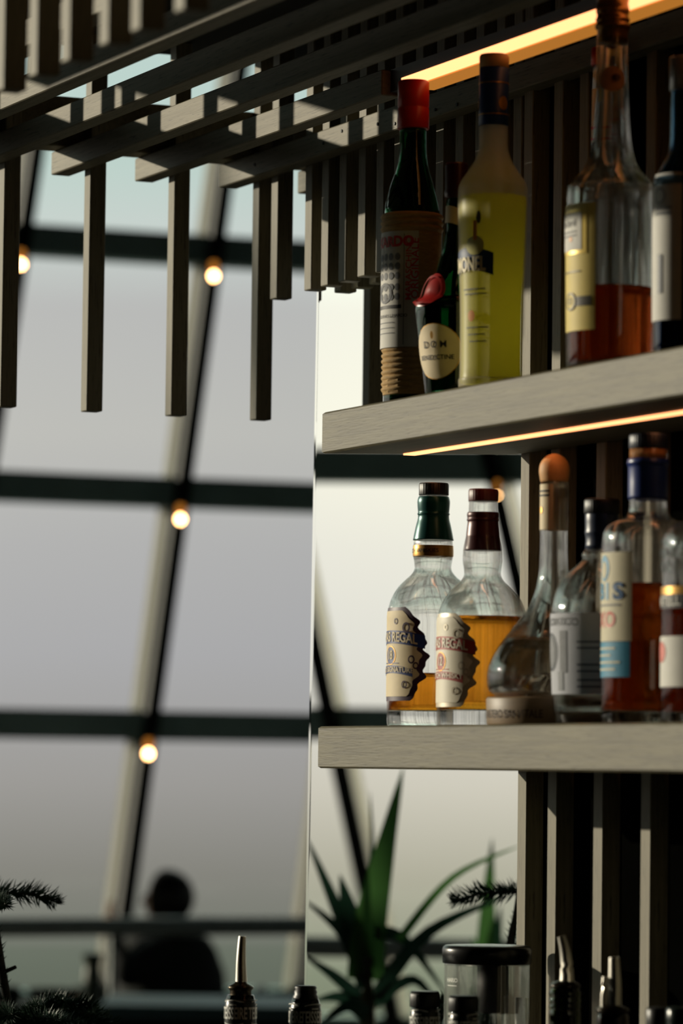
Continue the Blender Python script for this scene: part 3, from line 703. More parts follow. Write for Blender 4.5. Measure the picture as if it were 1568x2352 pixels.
# amber rum with cream and blue labels
b = Thing('rum_bottle', 'tall bottle of dark amber rum with cream and turquoise labels and blue neck wrap', 'bottle', 1486, 1400, .084, ZLO)
b.shell('glass_body', [(1666, 98), (1655, 103), (1600, 104), (1300, 105), (1240, 104), (1215, 97), (1200, 82), (1192, 62), (1182, 48), (1170, 44), (1150, 43), (1030, 44)], CLEAR, wall=.003, floor=.014)
b.liquid('liquid', 1342, DEEP)
b.solid('cap', [(1030, 43), (1028, 44), (1000, 44), (995, 41)], mat('blue_black_cap', (24, 32, 50), .4, noise=.1), n=1, ribs=34, ribamp=.0004, seg=102)
b.solid('cork_band', [(1052, 42), (1031, 42)], mat('cork', (176, 118, 60), .7, noise=.2, nscale=80), n=1)
b.solid('neck_wrap', [(1146, 45), (1140, 46), (1074, 46), (1066, 49), (1056, 48), (1053, 46)], mat('cobalt_foil', (24, 46, 112), .35, noise=.1, nscale=40), n=2)
lab = b.patch('cream_label', 1476, 1272, -62, 42, mat('ivory_paper', (196, 188, 160), .65, noise=.05, nscale=60), .0005)
low = b.patch('turquoise_label', 1558, 1477, -62, 40, mat('turquoise_paper', (26, 120, 152), .6, noise=.07, nscale=50), .0005)
SKY = mat('sky_blue_print', (70, 140, 176), .5, noise=.06); CORAL = mat('coral_print', (206, 112, 100), .5, noise=.06)
b.spot('shield', 1308, -6, 30, SKY, .001, lab, rx=22); b.spot('shield_field', 1312, -6, 20, MATS['ivory_paper'], .0014, lab, rx=13)
b.text('B', 1363, -14, 52, SKY, .001, parent=lab, bold=.03); b.text('I', 1363, 2, 52, SKY, .001, parent=lab, bold=.04)
b.text('S', 1363, 22, 52, mat('deep_blue_print', (40, 84, 128), .5), .001, parent=lab, bold=.04, squeeze=1.3)
b.text('XO', 1428, -2, 50, CORAL, .001, parent=lab, bold=.02)
b.patch('print_line', 1395, 1391, -40, 26, GREYINK, .0009, parent=lab, rows=1)
for y in (1492, 1508, 1524, 1540): b.patch('print_line', y + 2, y - 2, -40, 26 - (y % 3) * 8, MATS['ivory_paper'], .0009, parent=low, rows=1)

# brandy cut by the frame
b = Thing('brandy_bottle', 'clear faceted brandy bottle with a black band above its white label', 'bottle', 1620, 1400, .082, ZLO)
b.shell('glass_body', [(1668, 96), (1655, 101), (1450, 102), (1330, 101), (1260, 100), (1225, 92), (1205, 72), (1190, 48), (1160, 36), (1060, 34)], CLEAR, wall=.004, floor=.012)
b.liquid('liquid', 1400, COGNAC)
b.solid('cap', [(1062, 38), (1000, 38), (996, 35)], BLACKP, n=1)
bl = b.patch('black_band', 1400, 1368, -66, 60, mat('black_paper', (40, 42, 46), .6, noise=.08), .0005)
b.text('MARTELL', 1384, -8, 30, PAPER, .001, parent=bl, bold=.02)
lab = b.patch('white_label', 1580, 1464, -66, 60, PAPER, .0005); b.spot('seal_print', 1500, -14, 24, CORAL, .001, lab)
gl_ = b.patch('gold_band', 1368, 1350, -66, 60, GOLD, .0005)
for i in range(3):
    for j in range(5): b.spot('facet', 1240 + i * 32, -56 + j * 20 + (i % 2) * 10, 14, CLEAR, .0002, thick=.002)

# ================================================================== COUNTER BOTTLES
ZC = 1.082
CTR = math.degrees(math.atan2(-FWD[1], -FWD[0])) + 90      # label angle that faces the camera
SYR = mat('black_syrup_foil', (20, 26, 24), .3, noise=.1, nscale=40); SILV = mat('silver_print', (232, 232, 224), .4, noise=.05)
DKG = glass('bottle_black_green', (28, 46, 34)); POUR = STEEL
def pourer(b, base_y, pts, r0, r1, parent):
    """steel spout: pts are (dx, y) photo offsets from the axis"""
    path = [(dx * b.m * RGT[0], dx * b.m * RGT[1], b.z(y)) for dx, y in pts]; path = catmull(path, 4)
    n = len(path); rad = [(r0 + (r1 - r0) * i / (n - 1)) * b.m for i in range(n)]
    g = tube(path, rad, 20, caps=False); h = tube(path[::-1], [r * .82 for r in rad[::-1]], 20, caps=False)
    return mesh_obj('spout', *join(g, h), POUR, parent, True)
def syrup(px, D, label, capped, degs, top):
    b = Thing('syrup_bottle', label, 'bottle', px, 2320, 0, ZC, 'dark syrup bottles on the back counter', D)
    by = 1767 + (1.65 - ZC) / D * F; t = top
    neck = 36 if capped != 'flat' else 33
    b.shell('glass_body', [(by, 66), (by - 12, 70), (2560, 70), (2470, 66), (2410, 50), (2370, neck), (t + 62, neck), (t + 40, neck - 3), (t + 30, neck - 6)], DKG, wall=.003)
    sl = b.solid('foil_sleeve', [(2380, neck + .8), (2352, neck + .8), (t + 62, neck + .8), (t + 42, neck - 1.5), (t + 40, neck - 2.5), (t + 34, neck - 6)], SYR, n=1)
    rf = lambda z, m=b.m: (neck + .9) * m
    for dg in degs:
        b.text('TEISSEIRE', t + 72, dg, 38, SILV, .0006, parent=sl, rf=rf, squeeze=.44, bold=.02)
        b.patch('print_line', t + 53, t + 50, dg - 14, dg + 14, SILV, .0006, parent=sl, rf=rf, rows=1)
        b.patch('silver_arc', t + 46, t + 44, dg - 40, dg + 40, SILV, .0006, parent=sl, rf=rf, arch=.002, rows=1)
        b.patch('silver_arc', t + 94, t + 92, dg - 40, dg + 40, SILV, .0006, parent=sl, rf=rf, arch=-.002, rows=1)
    if capped == 'pourer':
        co = b.solid('pourer_collar', [(t + 36, 26), (t + 22, 25), (t + 16, 29), (t + 12, 30), (t + 8, 26), (t + 3, 16), (t - 2, 12)], mat('dark_bronze', (70, 60, 44), .3, metal=.8, noise=.1), n=2)
        pourer(b, t, [(1, t), (0, t - 52), (2, t - 104)], 14, 8.5, co)
    elif capped == 'ring':
        b.solid('cap', [(t + 36, 30), (t + 24, 29), (t + 20, 26), (t + 14, 27), (t + 8, 24), (t + 4, 26), (t, 23)], BLACKP, n=1)
    else:
        b.solid('cap', [(t + 36, neck), (t + 34, neck + 1), (t + 8, neck + 1), (t, neck - 2)], BLACKP, n=1, ribs=40, ribamp=.0003, seg=120)
    return b
syrup(552, 4.75, 'dark syrup bottle with a tall straight steel pourer on the back counter', 'pourer', (CTR - 28, CTR + 84, CTR - 140), 2255)
syrup(701, 4.75, 'dark syrup bottle with narrow stepped cap in front of the mirror edge', 'ring', (CTR - 62, CTR + 38, CTR + 160), 2264)
syrup(975, 4.60, 'dark syrup bottle with a flat black cap left of the lidded jar', 'flat', (CTR - 28, CTR + 84), 2277)
syrup(1064, 4.52, 'dark syrup bottle with a flat black cap in front of the lidded jar', 'flat', (CTR - 60, CTR + 50), 2287)

b = Thing('lidded_jar', 'clear cylindrical jar with a wide black lid and dark insert', 'jar', 1117, 2300, 0, ZC, None, 4.75)
by = 1767 + (1.65 - ZC) / 4.75 * F
b.shell('glass_body', [(by, 92), (by - 10, 97), (2300, 98), (2205, 98)], CLEAR, wall=.0028, n=2)
b.solid('lid', [(2213, 99), (2212, 102), (2182, 103), (2176, 101), (2172, 96)], mat('gloss_black_lid', (14, 14, 14), .3, noise=.1), n=1, seg=64)
mesh_obj('insert', *off(lathe([(0, b.z(2326)), (36 * b.m, b.z(2326)), (36 * b.m, b.z(2214)), (0, b.z(2214))], 32), (14 * b.m * RGT[0], 14 * b.m * RGT[1], 0)), mat('black_filter_mesh', (18, 18, 18), .6, noise=.4, nscale=300), b.root, True)
mesh_obj('stirrer', *tube([(74 * b.m * RGT[0], 74 * b.m * RGT[1], b.z(2450)), (74 * b.m * RGT[0], 74 * b.m * RGT[1], b.z(2290))], .004, 12), SILV, b.root, True)
b.text('HARIO', 2250, CTR - 56, 13, SILV, .0006, bold=.02); b.patch('print_line', 2263, 2261, CTR - 66, CTR - 46, SILV, .0006, rows=1)

b = Thing('pourer_bottle', 'dark bottle with a curved steel pourer between the jar and the twin-tube pourer', 'bottle', 1297, 2320, 0, ZC, None, 4.36)
by = 1767 + (1.65 - ZC) / 4.36 * F
b.shell('glass_body', [(by, 70), (by - 12, 76), (2600, 76), (2520, 70), (2450, 50), (2400, 38), (2345, 35), (2325, 36), (2318, 32), (2312, 37), (2306, 33), (2298, 37), (2290, 33), (2282, 37), (2274, 33), (2268, 30)], glass('olive', (74, 84, 44)), wall=.003, n=2)
co = b.solid('pourer_collar', [(2290, 27), (2272, 26), (2268, 34), (2262, 35), (2256, 26), (2252, 14)], mat('black_bronze', (46, 40, 32), .25, metal=.7, noise=.1), n=2)
pourer(b, 2255, [(4, 2256), (3, 2215), (-2, 2180), (-10, 2151)], 17, 9, co)

b = Thing('pourer_bottle', 'dark bottle with a twin-tube steel pourer standing before the wall battens', 'bottle', 1406, 2330, 0, ZC, None, 4.28)
by = 1767 + (1.65 - ZC) / 4.28 * F
b.shell('glass_body', [(by, 70), (by - 12, 76), (2620, 76), (2540, 70), (2470, 50), (2410, 38), (2352, 37), (2335, 36), (2324, 30)], glass('brown', (74, 50, 30)), wall=.003, n=2)
co = b.solid('pourer_collar', [(2345, 28), (2330, 30), (2322, 38), (2316, 36), (2308, 18)], MATS['black_bronze'], n=2)
pourer(b, 2310, [(4, 2312), (5, 2265), (4, 2230), (3, 2199)], 17, 12, co)
pourer(b, 2310, [(-20, 2320), (-20, 2285), (-18, 2244)], 8, 6, co)
for px, D, lab_ in ((1515, 4.2, 'dark bottle with a black screw cap low beside the wall battens'), (1562, 4.05, 'dark bottle with a glossy green-black cap at the end of the counter row')):
    b = Thing('capped_bottle', lab_, 'bottle', px, 2340, 0, ZC, None, D)
    by = 1767 + (1.65 - ZC) / D * F
    b.shell('glass_body', [(by, 72), (by - 12, 78), (2600, 78), (2500, 60), (2420, 36), (2360, 30), (2345, 28)], DKG, wall=.003, n=3)
    b.solid('cap', [(2370, 30), (2368, 32), (2320, 32), (2314, 28)], BLACKP if px < 1540 else mat('green_black_cap', (18, 30, 28), .25, noise=.1), n=1)

# ================================================================== PINE ON THE COUNTER
NEEDLE = mat('pine_needle', (26, 58, 40), .5, noise=.25, nscale=30); BARK = mat('pine_bark', (40, 38, 28), .8, noise=.3, nscale=40, bump=.3)
ZP = 5.51
pb = PD(30, 2420, ZP)
pine = empty('potted_pine', (pb[0], pb[1], ZC), 'small dark green needle-leaved conifer in a pot on the counter', 'plant')
PO = np.array(pine.location)
mesh_obj('pot', *lathe([(0, 0), (.062, 0), (.07, .004), (.085, .13), (.088, .135), (.08, .135), (.076, .12), (0, .12)], 32), mat('black_pot', (30, 30, 30), .6, noise=.15), pine, True)
def needles(path, n, ln, spread=55, seed=0):
    rng = random.Random(seed); V = []; Fc = []
    P = [np.array(p) for p in path]; seg = [np.linalg.norm(P[i + 1] - P[i]) for i in range(len(P) - 1)]; tot = sum(seg)
    for k in range(n):
        d = tot * (k + rng.random()) / n; i = 0
        while i < len(seg) - 1 and d > seg[i]: d -= seg[i]; i += 1
        p = P[i] + (P[i + 1] - P[i]) * min(1, d / seg[i]); t = (P[i + 1] - P[i]) / seg[i]
        a = rng.random() * 2 * math.pi; u = np.cross(t, [0.3, .2, 1]); u /= np.linalg.norm(u); w_ = np.cross(t, u)
        ang = math.radians(spread + rng.uniform(-12, 12)); dirv = math.cos(ang) * t + math.sin(ang) * (math.cos(a) * u + math.sin(a) * w_)
        L_ = ln * rng.uniform(.7, 1.1) * (1 if k < n * .9 else .7); e = p + dirv * L_ + np.array([0, 0, L_ * .06])
        s1 = np.cross(dirv, t); s1 /= np.linalg.norm(s1) + 1e-9; s2 = np.cross(dirv, s1); r = .0010
        b0 = len(V)
        for q_, rr in ((p, r), (p + dirv * L_ * .55, r * .9)):
            for c_ in range(3):
                an = c_ * 2.094; V.append(tuple(q_ + rr * (math.cos(an) * s1 + math.sin(an) * s2)))
        V.append(tuple(e))
        for c_ in range(3):
            j = (c_ + 1) % 3; Fc += [(b0 + c_, b0 + j, b0 + 3 + j, b0 + 3 + c_), (b0 + 3 + c_, b0 + 3 + j, b0 + 6)]
    return V, Fc
tr = [PO + np.array([0, 0, .12]), PD(24, 2352, ZP), PD(2, 2215, ZP), PD(-18, 2090, ZP), PD(-24, 2040, ZP)]
mesh_obj('trunk', *loc(tube(catmull(tr, 4), [.007] * 5 + [.006] * 6 + [.004] * 6, 10), PO), BARK, pine, True)
def branch(pts, n, ln, seed, r=.0026, spread=55):
    path = catmull([PD(x, y, ZP + dz) for x, y, dz in pts], 5)
    br = mesh_obj('branch', *loc(tube(path, [r * (1 - .6 * i / len(path)) for i in range(len(path))], 7), PO), BARK, pine, True)
    nd = mesh_obj('needles', *loc(needles(path, n, ln, spread, seed), PO), NEEDLE, br); nd['kind'] = 'stuff'
branch([(-24, 2052, 0), (11, 2050, .01), (76, 2056, .03), (130, 2072, .05)], 230, .026, 1)
branch([(-24, 2058, 0), (0, 2066, -.08), (14, 2078, -.16)], 170, .019, 2, spread=65)
branch([(-22, 2050, 0), (-90, 2040, .02), (-150, 2050, .03)], 120, .02, 3)
branch([(24, 2352, 0), (4, 2230, 0), (-20, 2100, 0)], 90, .017, 4, r=.001)
for i, (x1, y1, x2, y2, dz) in enumerate(((120, 2318, 262, 2352, 0), (110, 2310, 215, 2312, -.06), (90, 2312, 150, 2300, -.10), (150, 2340, 250, 2380, -.08), (60, 2330, 100, 2310, -.14),
                                        (140, 2330, 235, 2330, .05), (100, 2345, 180, 2360, -.15), (70, 2340, 140, 2345, -.2), (-20, 2330, -90, 2340, 0), (10, 2330, 30, 2330, -.2), (160, 2322, 200, 2305, .03))):
    branch([(28, 2375, 0), (x1, y1, dz * .5), (x2, y2, dz)], 420, .022, 10 + i)
mesh_obj('cut_stub', *loc(tube([PD(2, 2236, ZP), PD(36, 2221, ZP - .01)], [.0032, .0026], 8), PO), BARK, pine, True)

# ================================================================== BROAD-LEAVED PLANTS (seen in the mirror)
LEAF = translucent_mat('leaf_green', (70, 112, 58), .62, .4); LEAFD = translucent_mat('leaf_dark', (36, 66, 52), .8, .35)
def mirrored(p): return np.array([p[0], 2 * YM - p[1], p[2]])
def leaf(parent, org, pts, wpx, Zv, material, fold=.25, belly=.45):
    """blade along photo points seen in the mirror at distance Zv; built at its true place in the room"""
    path = catmull([(x, y, dz) for x, y, dz in pts], 6); n = len(path); V = []; Fc = []
    for i, (x, y, dz) in enumerate(path):
        t = i / (n - 1); j0, j1 = max(i - 1, 0), min(i + 1, n - 1); dx, dy = path[j1][0] - path[j0][0], path[j1][1] - path[j0][1]; L_ = math.hypot(dx, dy) + 1e-6
        w_ = wpx * .5 * (max(.02, math.sin(math.pi * (belly * 1.0 + (1 - belly) * t)) if t > .0 else math.sin(math.pi * belly)))
        nx, ny = -dy / L_, dx / L_
        for k in (-1, 0, 1): V.append(mirrored(PD(x + nx * w_ * k, y + ny * w_ * k, Zv + dz + (fold * w_ * Zv / F if k == 0 else 0))) - org)
    for i in range(n - 1):
        for k in (0, 1): a = i * 3 + k; Fc.append((a, a + 1, a + 4, a + 3))
    return mesh_obj('leaf', V, Fc, material, parent, True)
def plant(name, label, px, Zv, stem_top, leaves, stem_r):
    p = mirrored(PD(px, 2360, Zv)); r = empty(name, (p[0], p[1], 0), label, 'plant'); o = np.array(r.location)
    top = p[2] - .02
    mesh_obj('planter', *lathe([(0, 0), (.12, 0), (.13, .01), (.17, top - .02), (.175, top), (.16, top), (.155, top - .03), (0, top - .03)], 36), mat('grey_planter', (70, 72, 70), .7, noise=.15, nscale=8), r, True)
    st = mirrored(PD(px, stem_top, Zv)) - o
    mesh_obj('stem', *tube([(0, 0, top - .04), (st[0] * .5, st[1] * .5, (top + st[2]) / 2), tuple(st)], [stem_r, stem_r * .9, stem_r * .7], 12), mat('plant_stem', (84, 84, 62), .8, noise=.25, nscale=30), r, True)
    for pts, w_, m_ in leaves: leaf(r, o, pts, w_, Zv, m_)
plant('broad_leaf_plant', 'tall plant with long arching green blades, reflected in the mirror below the shelf', 845, 8.0, 2200, [
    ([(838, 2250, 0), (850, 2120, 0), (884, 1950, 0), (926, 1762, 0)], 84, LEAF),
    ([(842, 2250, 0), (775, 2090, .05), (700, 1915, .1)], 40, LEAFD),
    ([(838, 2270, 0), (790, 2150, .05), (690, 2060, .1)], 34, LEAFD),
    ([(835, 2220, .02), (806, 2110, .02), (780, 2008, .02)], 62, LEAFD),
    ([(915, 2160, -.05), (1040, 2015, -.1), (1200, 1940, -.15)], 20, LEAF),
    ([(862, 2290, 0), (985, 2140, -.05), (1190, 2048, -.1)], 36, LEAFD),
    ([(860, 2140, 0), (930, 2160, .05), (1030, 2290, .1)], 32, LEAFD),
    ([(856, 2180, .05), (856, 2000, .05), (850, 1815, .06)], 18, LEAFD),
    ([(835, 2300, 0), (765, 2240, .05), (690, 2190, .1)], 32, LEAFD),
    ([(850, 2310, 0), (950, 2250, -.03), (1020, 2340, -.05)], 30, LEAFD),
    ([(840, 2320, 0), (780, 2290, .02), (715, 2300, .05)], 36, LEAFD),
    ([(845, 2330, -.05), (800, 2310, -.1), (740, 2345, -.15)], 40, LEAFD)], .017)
plant('upright_blade_plant', 'plant with stiff upright green blades, reflected beside the pine branch', 1120, 9.0, 2300, [
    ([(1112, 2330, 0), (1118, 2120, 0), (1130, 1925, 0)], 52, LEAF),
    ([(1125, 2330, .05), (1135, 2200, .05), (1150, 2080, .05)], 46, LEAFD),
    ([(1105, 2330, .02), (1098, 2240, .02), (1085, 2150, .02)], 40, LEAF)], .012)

# ================================================================== FAR SIDE OF THE ROOM
# ---- warm globe lamps at the window crossings
def lamp_at(k, i):
    z = TZ[i] - .062 - .055; a = mull_a(k, z); p = ring(a, RR - .095, z)
    r = empty('globe_lamp', p, 'small warm globe lamp glowing at a window frame crossing', 'lamp', 'globe lamps on the window frame')
    mesh_obj('bulb', *lathe(catmull([(0, -.017), (.010, -.014), (.0165, -.003), (.0165, .003), (.010, .014), (.006, .018)], 3), 20), BULBM, r, True)
    mesh_obj('holder', *lathe([(.0, .016), (.017, .016), (.019, .05), (.014, .06), (0, .06)], 16), BULBHOT, r, True)
    n_ = np.array([math.cos(a), math.sin(a), 0]) * -1
    mesh_obj('bracket', *tube([(0, 0, .045), tuple(n_ * .05 + np.array([0, 0, .045]))], .008, 8), MULL, r)
for k in (0, 1):
    for i in (1, 2, 3): lamp_at(k, i)
for k in (ncol - 1, ncol, ncol + 1): 
    for i in (1, 2): lamp_at(k, i)

# ---- railing
pr = PD(350, 2128, 14.5); RAILR = math.hypot(pr[0] - OX, pr[1] - OY); RZ = pr[2]
A0, A1 = math.radians(-32), math.radians(36)
rl = empty('railing', ring(0, RAILR, 0), 'curved metal handrail with glass panels in front of the windows', 'railing'); RO = np.array(rl.location)
path = [ring(A0 + (A1 - A0) * i / 80, RAILR, RZ) for i in range(81)]
mesh_obj('handrail', *loc(tube(path, .034, 12), RO), RAILM, rl, True)
for i in range(13):
    p = ring(A0 + (A1 - A0) * (i + .3) / 13, RAILR, 0)
    mesh_obj('post', *loc(tube([p + np.array([0, 0, .0]), p + np.array([0, 0, RZ - .02])], .011, 10), RO), RAILM, rl, True)
for i in range(12):
    a, c = A0 + (A1 - A0) * (i + .34) / 13, A0 + (A1 - A0) * (i + 1.26) / 13
    v = [ring(a, RAILR, .12), ring(c, RAILR, .12), ring(c, RAILR, RZ - .06), ring(a, RAILR, RZ - .06)]
    mesh_obj('glass_panel', [tuple(p - RO) for p in v], [(0, 1, 2, 3)], BALU, rl)

# local frame of the far furniture: along image-right, towards the camera, up
RH = _r0.copy(); TH = -_h.copy()
def far_box(p, x0, x1, y0, y1, z0, z1, b=.006):
    g = box(x0, x1, y0, y1, z0, z1, b)
    return [tuple(RH * q[0] + TH * q[1] + np.array([0, 0, q[2]])) for q in g[0]], g[1]
TEAL = mat('blue_grey_table', (96, 116, 118), .5, noise=.1, nscale=5); DKW = mat('dark_brown_leather', (40, 30, 24), .6, noise=.2, nscale=12)
p = PD(480, 2316, 13.0); tb = empty('long_table', (p[0], p[1], 0), 'long blue-grey table before the railing', 'table'); zt = p[2] + .025
mesh_obj('table_top', *far_box(p, -.34, .75, -.3, .3, zt - .05, zt), TEAL, tb)
for sx in (-.28, .69):
    for sy in (-.24, .24): mesh_obj('leg', *far_box(p, sx - .025, sx + .025, sy - .025, sy + .025, 0, zt - .05, 0), MULL, tb)
mesh_obj('apron', *far_box(p, -.28, .69, -.25, -.22, zt - .12, zt - .05, 0), MULL, tb)
p = PD(790, 2270, 15.6); sf = empty('sofa', (p[0], p[1], 0), 'dark brown leather sofa behind the blue-grey table', 'sofa')
mesh_obj('backrest', *far_box(p, -.22, 1.0, -.42, -.26, .25, p[2], .03), DKW, sf); mesh_obj('seat', *far_box(p, -.22, 1.0, -.26, .36, .14, .42, .03), DKW, sf)
for x in (-.22, .88): mesh_obj('armrest', *far_box(p, x, x + .12, -.26, .36, .42, .62, .03), DKW, sf)
for x in (-.16, .9):
    for y in (-.36, .28): mesh_obj('leg', *far_box(p, x, x + .04, y, y + .04, 0, .14, 0), MULL, sf)
p = PD(90, 2305, 13.6); sb = empty('sideboard', (p[0], p[1], 0), 'dark low sideboard near the railing behind the pine', 'sideboard'); zsb = p[2]
mesh_obj('body', *far_box(p, -.5, .30, -.2, .2, .08, zsb - .03), DKW, sb); mesh_obj('top', *far_box(p, -.52, .32, -.22, .22, zsb - .03, zsb), mat('olive_grey_top', (86, 88, 78), .6, noise=.1), sb)
for x in (-.1, .28):
    mesh_obj('door', *far_box(p, x - .38 if x < 0 else -.09, x, .2, .212, .1, zsb - .05, .003), DKW, sb)
mesh_obj('plinth', *far_box(p, -.46, .26, -.17, .17, 0, .08, 0), MULL, sb)
def far_lathe(name, label, cat, px, py, D, zb, prof, m_):
    q = PD(px, py, D); o = mesh_obj(name, *lathe(catmull(prof, 4), 28), m_, None, True, (q[0], q[1], zb)); return tag(o, label, cat)
far_lathe('vase', 'tall grey-green vase on the sideboard', 'vase', 212, 2250, 13.6, zsb, [(0, 0), (.030, 0), (.034, .03), (.030, .10), (.027, .13), (.036, .165), (.033, .17), (.024, .165), (.02, .12), (0, .02)], mat('celadon', (92, 98, 82), .4, noise=.12, nscale=8))
far_lathe('bowl', 'wide dark bowl on the sideboard', 'bowl', 118, 2290, 13.5, zsb, [(0, 0), (.03, 0), (.05, .012), (.075, .045), (.078, .055), (.072, .052), (.045, .018), (0, .01)], DKW)
far_lathe('bowl', 'dark round pot beside the bowl on the sideboard', 'pot', 15, 2285, 13.5, zsb, [(0, 0), (.04, 0), (.05, .02), (.05, .05), (.042, .062), (.036, .058), (.04, .03), (0, .012)], BLACKP).name = 'small_pot'

# ---- seated person
pp = PD(400, 2250, 16.0)
FWDP = -RH; LEFT = TH
def W(f, l, u): return FWDP * f + LEFT * l + np.array([0, 0, u])
ch = empty('lounge_chair', (pp[0], pp[1], 0), 'dark lounge chair carrying the seated person', 'chair')
mesh_obj('seat', *[(lambda g: ([tuple(W(*q)) for q in g[0]], g[1]))(box(-.30, .30, -.28, .28, .30, .385, .02))][0], DKW, ch)
mesh_obj('backrest', *[(lambda g: ([tuple(W(*q)) for q in g[0]], g[1]))(box(-.37, -.305, -.26, .26, .36, .78, .02))][0], DKW, ch)
for f_ in (-.26, .26):
    for l_ in (-.24, .24): mesh_obj('leg', *tube([W(f_, l_, 0), W(f_, l_, .31)], .016, 8), MULL, ch, True)
J = {}; E_ = []; Rd = []; Vt = []
def jt(n, f, l, u, r, par=None):
    J[n] = len(Vt); Vt.append(W(f, l, u)); Rd.append(r)
    if par: E_.append((J[par], J[n]))
jt('pelvis', -.03, 0, .52, .155); jt('waist', -.07, 0, .68, .195, 'pelvis'); jt('chest', -.04, 0, .84, .185, 'waist'); jt('upper', -.01, 0, .93, .165, 'chest')
jt('neck', .03, 0, 1.04, .052, 'upper'); jt('skull0', .045, 0, 1.095, .074, 'neck'); jt('skull1', .045, 0, 1.16, .088, 'skull0'); jt('crown', .04, 0, 1.215, .06, 'skull1')
jt('nose', .135, 0, 1.125, .012, 'skull0'); jt('chin', .105, 0, 1.055, .022, 'skull0')
for s_, n in ((1, 'l'), (-1, 'r')):
    jt(n + 'sh', .02, s_ * .17, .925, .095, 'upper')
    if s_ == 1: jt(n + 'el', .19, .25, .84, .085, n + 'sh'); jt(n + 'wr', .245, .13, 1.00, .030, n + 'el'); jt(n + 'palm', .235, .09, 1.055, .030, n + 'wr')
    else: jt(n + 'el', .22, -.22, .74, .056, n + 'sh'); jt(n + 'wr', .40, -.10, .74, .032, n + 'el'); jt(n + 'palm', .46, -.08, .74, .030, n + 'wr')
    q = Vt[J[n + 'palm']]
    for i in range(4):
        b0 = (FWDP * .02 * (1 if s_ == 1 else 3) + LEFT * (.022 - .015 * i) + np.array([0, 0, .04 if s_ == 1 else 0.0]))
        b1 = b0 + (FWDP * (-.01 if s_ == 1 else .03) + np.array([0, 0, .03 - .004 * abs(i - 1.5) if s_ == 1 else -.012]))
        for k, bb in enumerate((b0, b1)):
            J[f'{n}f{i}{k}'] = len(Vt); Vt.append(q + bb); Rd.append(.0095 if k == 0 else .008); E_.append((J[f'{n}f{i}{k-1}'] if k else J[n + 'palm'], J[f'{n}f{i}{k}']))
    J[n + 'th'] = len(Vt); Vt.append(q + LEFT * .045 * s_ + np.array([0, 0, .02]) + FWDP * .02); Rd.append(.010); E_.append((J[n + 'palm'], J[n + 'th']))
    jt(n + 'hip', .03, s_ * .10, .49, .10, 'pelvis'); jt(n + 'kn', .40, s_ * .11, .47, .070, n + 'hip'); jt(n + 'an', .42, s_ * .11, .10, .045, n + 'kn'); jt(n + 'to', .56, s_ * .12, .045, .038, n + 'an')
me = bpy.data.meshes.new('person_cage'); me.from_pydata([tuple(v) for v in Vt], E_, []); me.update()
tmp = bpy.data.objects.new('person_cage', me); col.objects.link(tmp)
md = tmp.modifiers.new('skin', 'SKIN'); md.use_smooth_shade = True; md.branch_smoothing = .6
for i, sv_ in enumerate(me.skin_vertices[0].data): sv_.radius = (Rd[i], Rd[i]); sv_.use_root = (i == 0)
ms = tmp.modifiers.new('sub', 'SUBSURF'); ms.levels = 2; ms.render_levels = 2
dg = bpy.context.evaluated_depsgraph_get(); body = bpy.data.meshes.new_from_object(tmp.evaluated_get(dg)); bpy.data.objects.remove(tmp)
SKIN = mat('skin', (196, 140, 108), .55, noise=.05); COAT = mat('black_coat', (18, 20, 20), .85, noise=.2, nscale=20)
body.materials.clear(); body.materials.append(COAT); body.materials.append(SKIN)
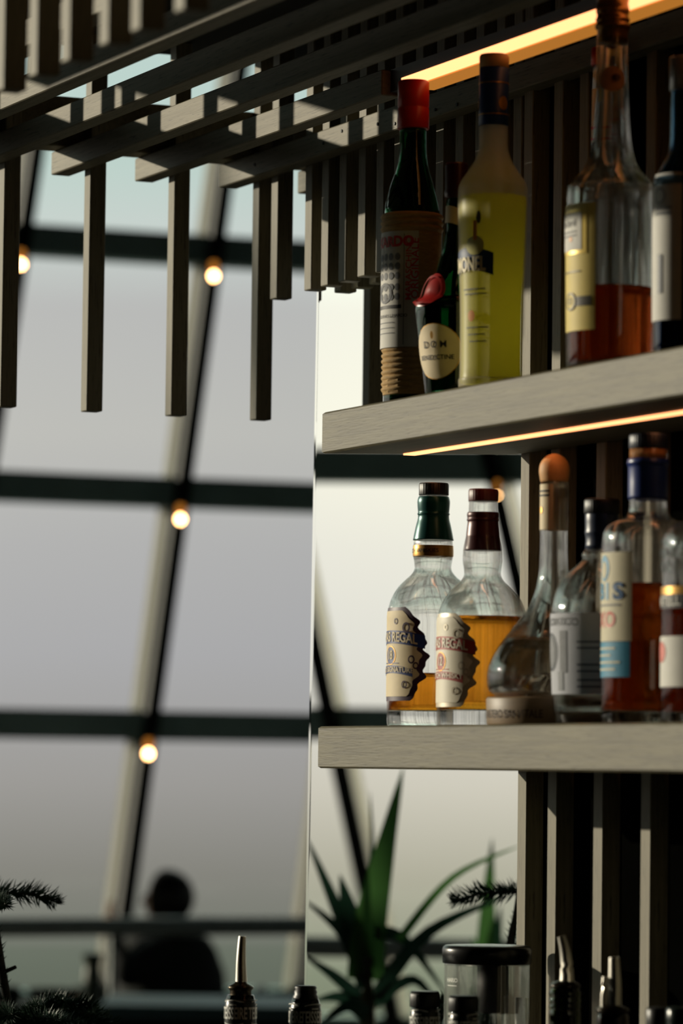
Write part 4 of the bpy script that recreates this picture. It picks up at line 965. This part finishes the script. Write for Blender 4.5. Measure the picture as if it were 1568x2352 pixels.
for pl in body.polygons:
    c = np.array(pl.center); f_, l_, u_ = c @ FWDP, c @ LEFT, c[2]
    pl.material_index = 1 if (u_ > 1.045 and abs(l_) < .10 and f_ < .16) or np.linalg.norm(c - Vt[J['lpalm']]) < .07 or np.linalg.norm(c - Vt[J['rpalm']]) < .07 else 0
per = bpy.data.objects.new('person', body); col.objects.link(per); per.location = (pp[0], pp[1], -.0)
tag(per, 'seated person in black with dark hair, facing along the railing, hand raised', 'person')
for pl in body.polygons: pl.use_smooth = True
# hair: a cap over the back and top of the head falling to the collar
hv = []; hf = []; nu, nv = 20, 12
for i in range(nv + 1):
    th = math.pi * .78 * i / nv
    for j in range(nu + 1):
        ph = math.radians(55) + math.radians(250) * j / nu; r = .115
        hv.append(tuple(W(.038 + r * math.sin(th) * math.cos(ph), r * .92 * math.sin(th) * math.sin(ph), 1.135 + .112 * math.cos(th))))
for i in range(nv):
    for j in range(nu): a = i * (nu + 1) + j; hf.append((a, a + 1, a + nu + 2, a + nu + 1))
mesh_obj('hair', hv, hf, mat('dark_hair', (22, 16, 13), .5, noise=.3, nscale=60, stretch=(1, 1, .2)), per, True)
for s_ in (1, -1): mesh_obj('eye', *off(lathe([(0, -.009), (.009, 0), (0, .009)], 10), tuple(W(.118, s_ * .034, 1.135))), INK, per, True)
mesh_obj('mouth', *off(lathe([(0, -.005), (.012, 0), (0, .005)], 10, sx=1), tuple(W(.115, 0, 1.082))), mat('lips', (150, 84, 74), .5, noise=.05), per, True)

# loose coat draped over shoulders, arms and lap
cv = []; cf = []; nc = 28
rows = [(.44, -.20, .24, .24), (.55, -.225, .235, .25), (.70, -.22, .23, .25), (.84, -.195, .23, .245), (.93, -.165, .225, .23), (.975, -.14, .20, .20), (1.005, -.08, .14, .13), (1.02, -.03, .075, .06)]
for z_, fb, ff, hl in rows:
    for j in range(nc):
        a = 2 * math.pi * j / nc; wob = 1 + .03 * math.sin(5 * a + z_ * 20)
        cv.append(tuple(W((ff + fb) / 2 + (ff - fb) / 2 * math.cos(a) * wob, hl * math.sin(a) * wob, z_)))
for i in range(len(rows) - 1):
    for j in range(nc): k = (j + 1) % nc; cf.append((i * nc + j, i * nc + k, (i + 1) * nc + k, (i + 1) * nc + j))
mesh_obj('coat', cv, cf, COAT, per, True)
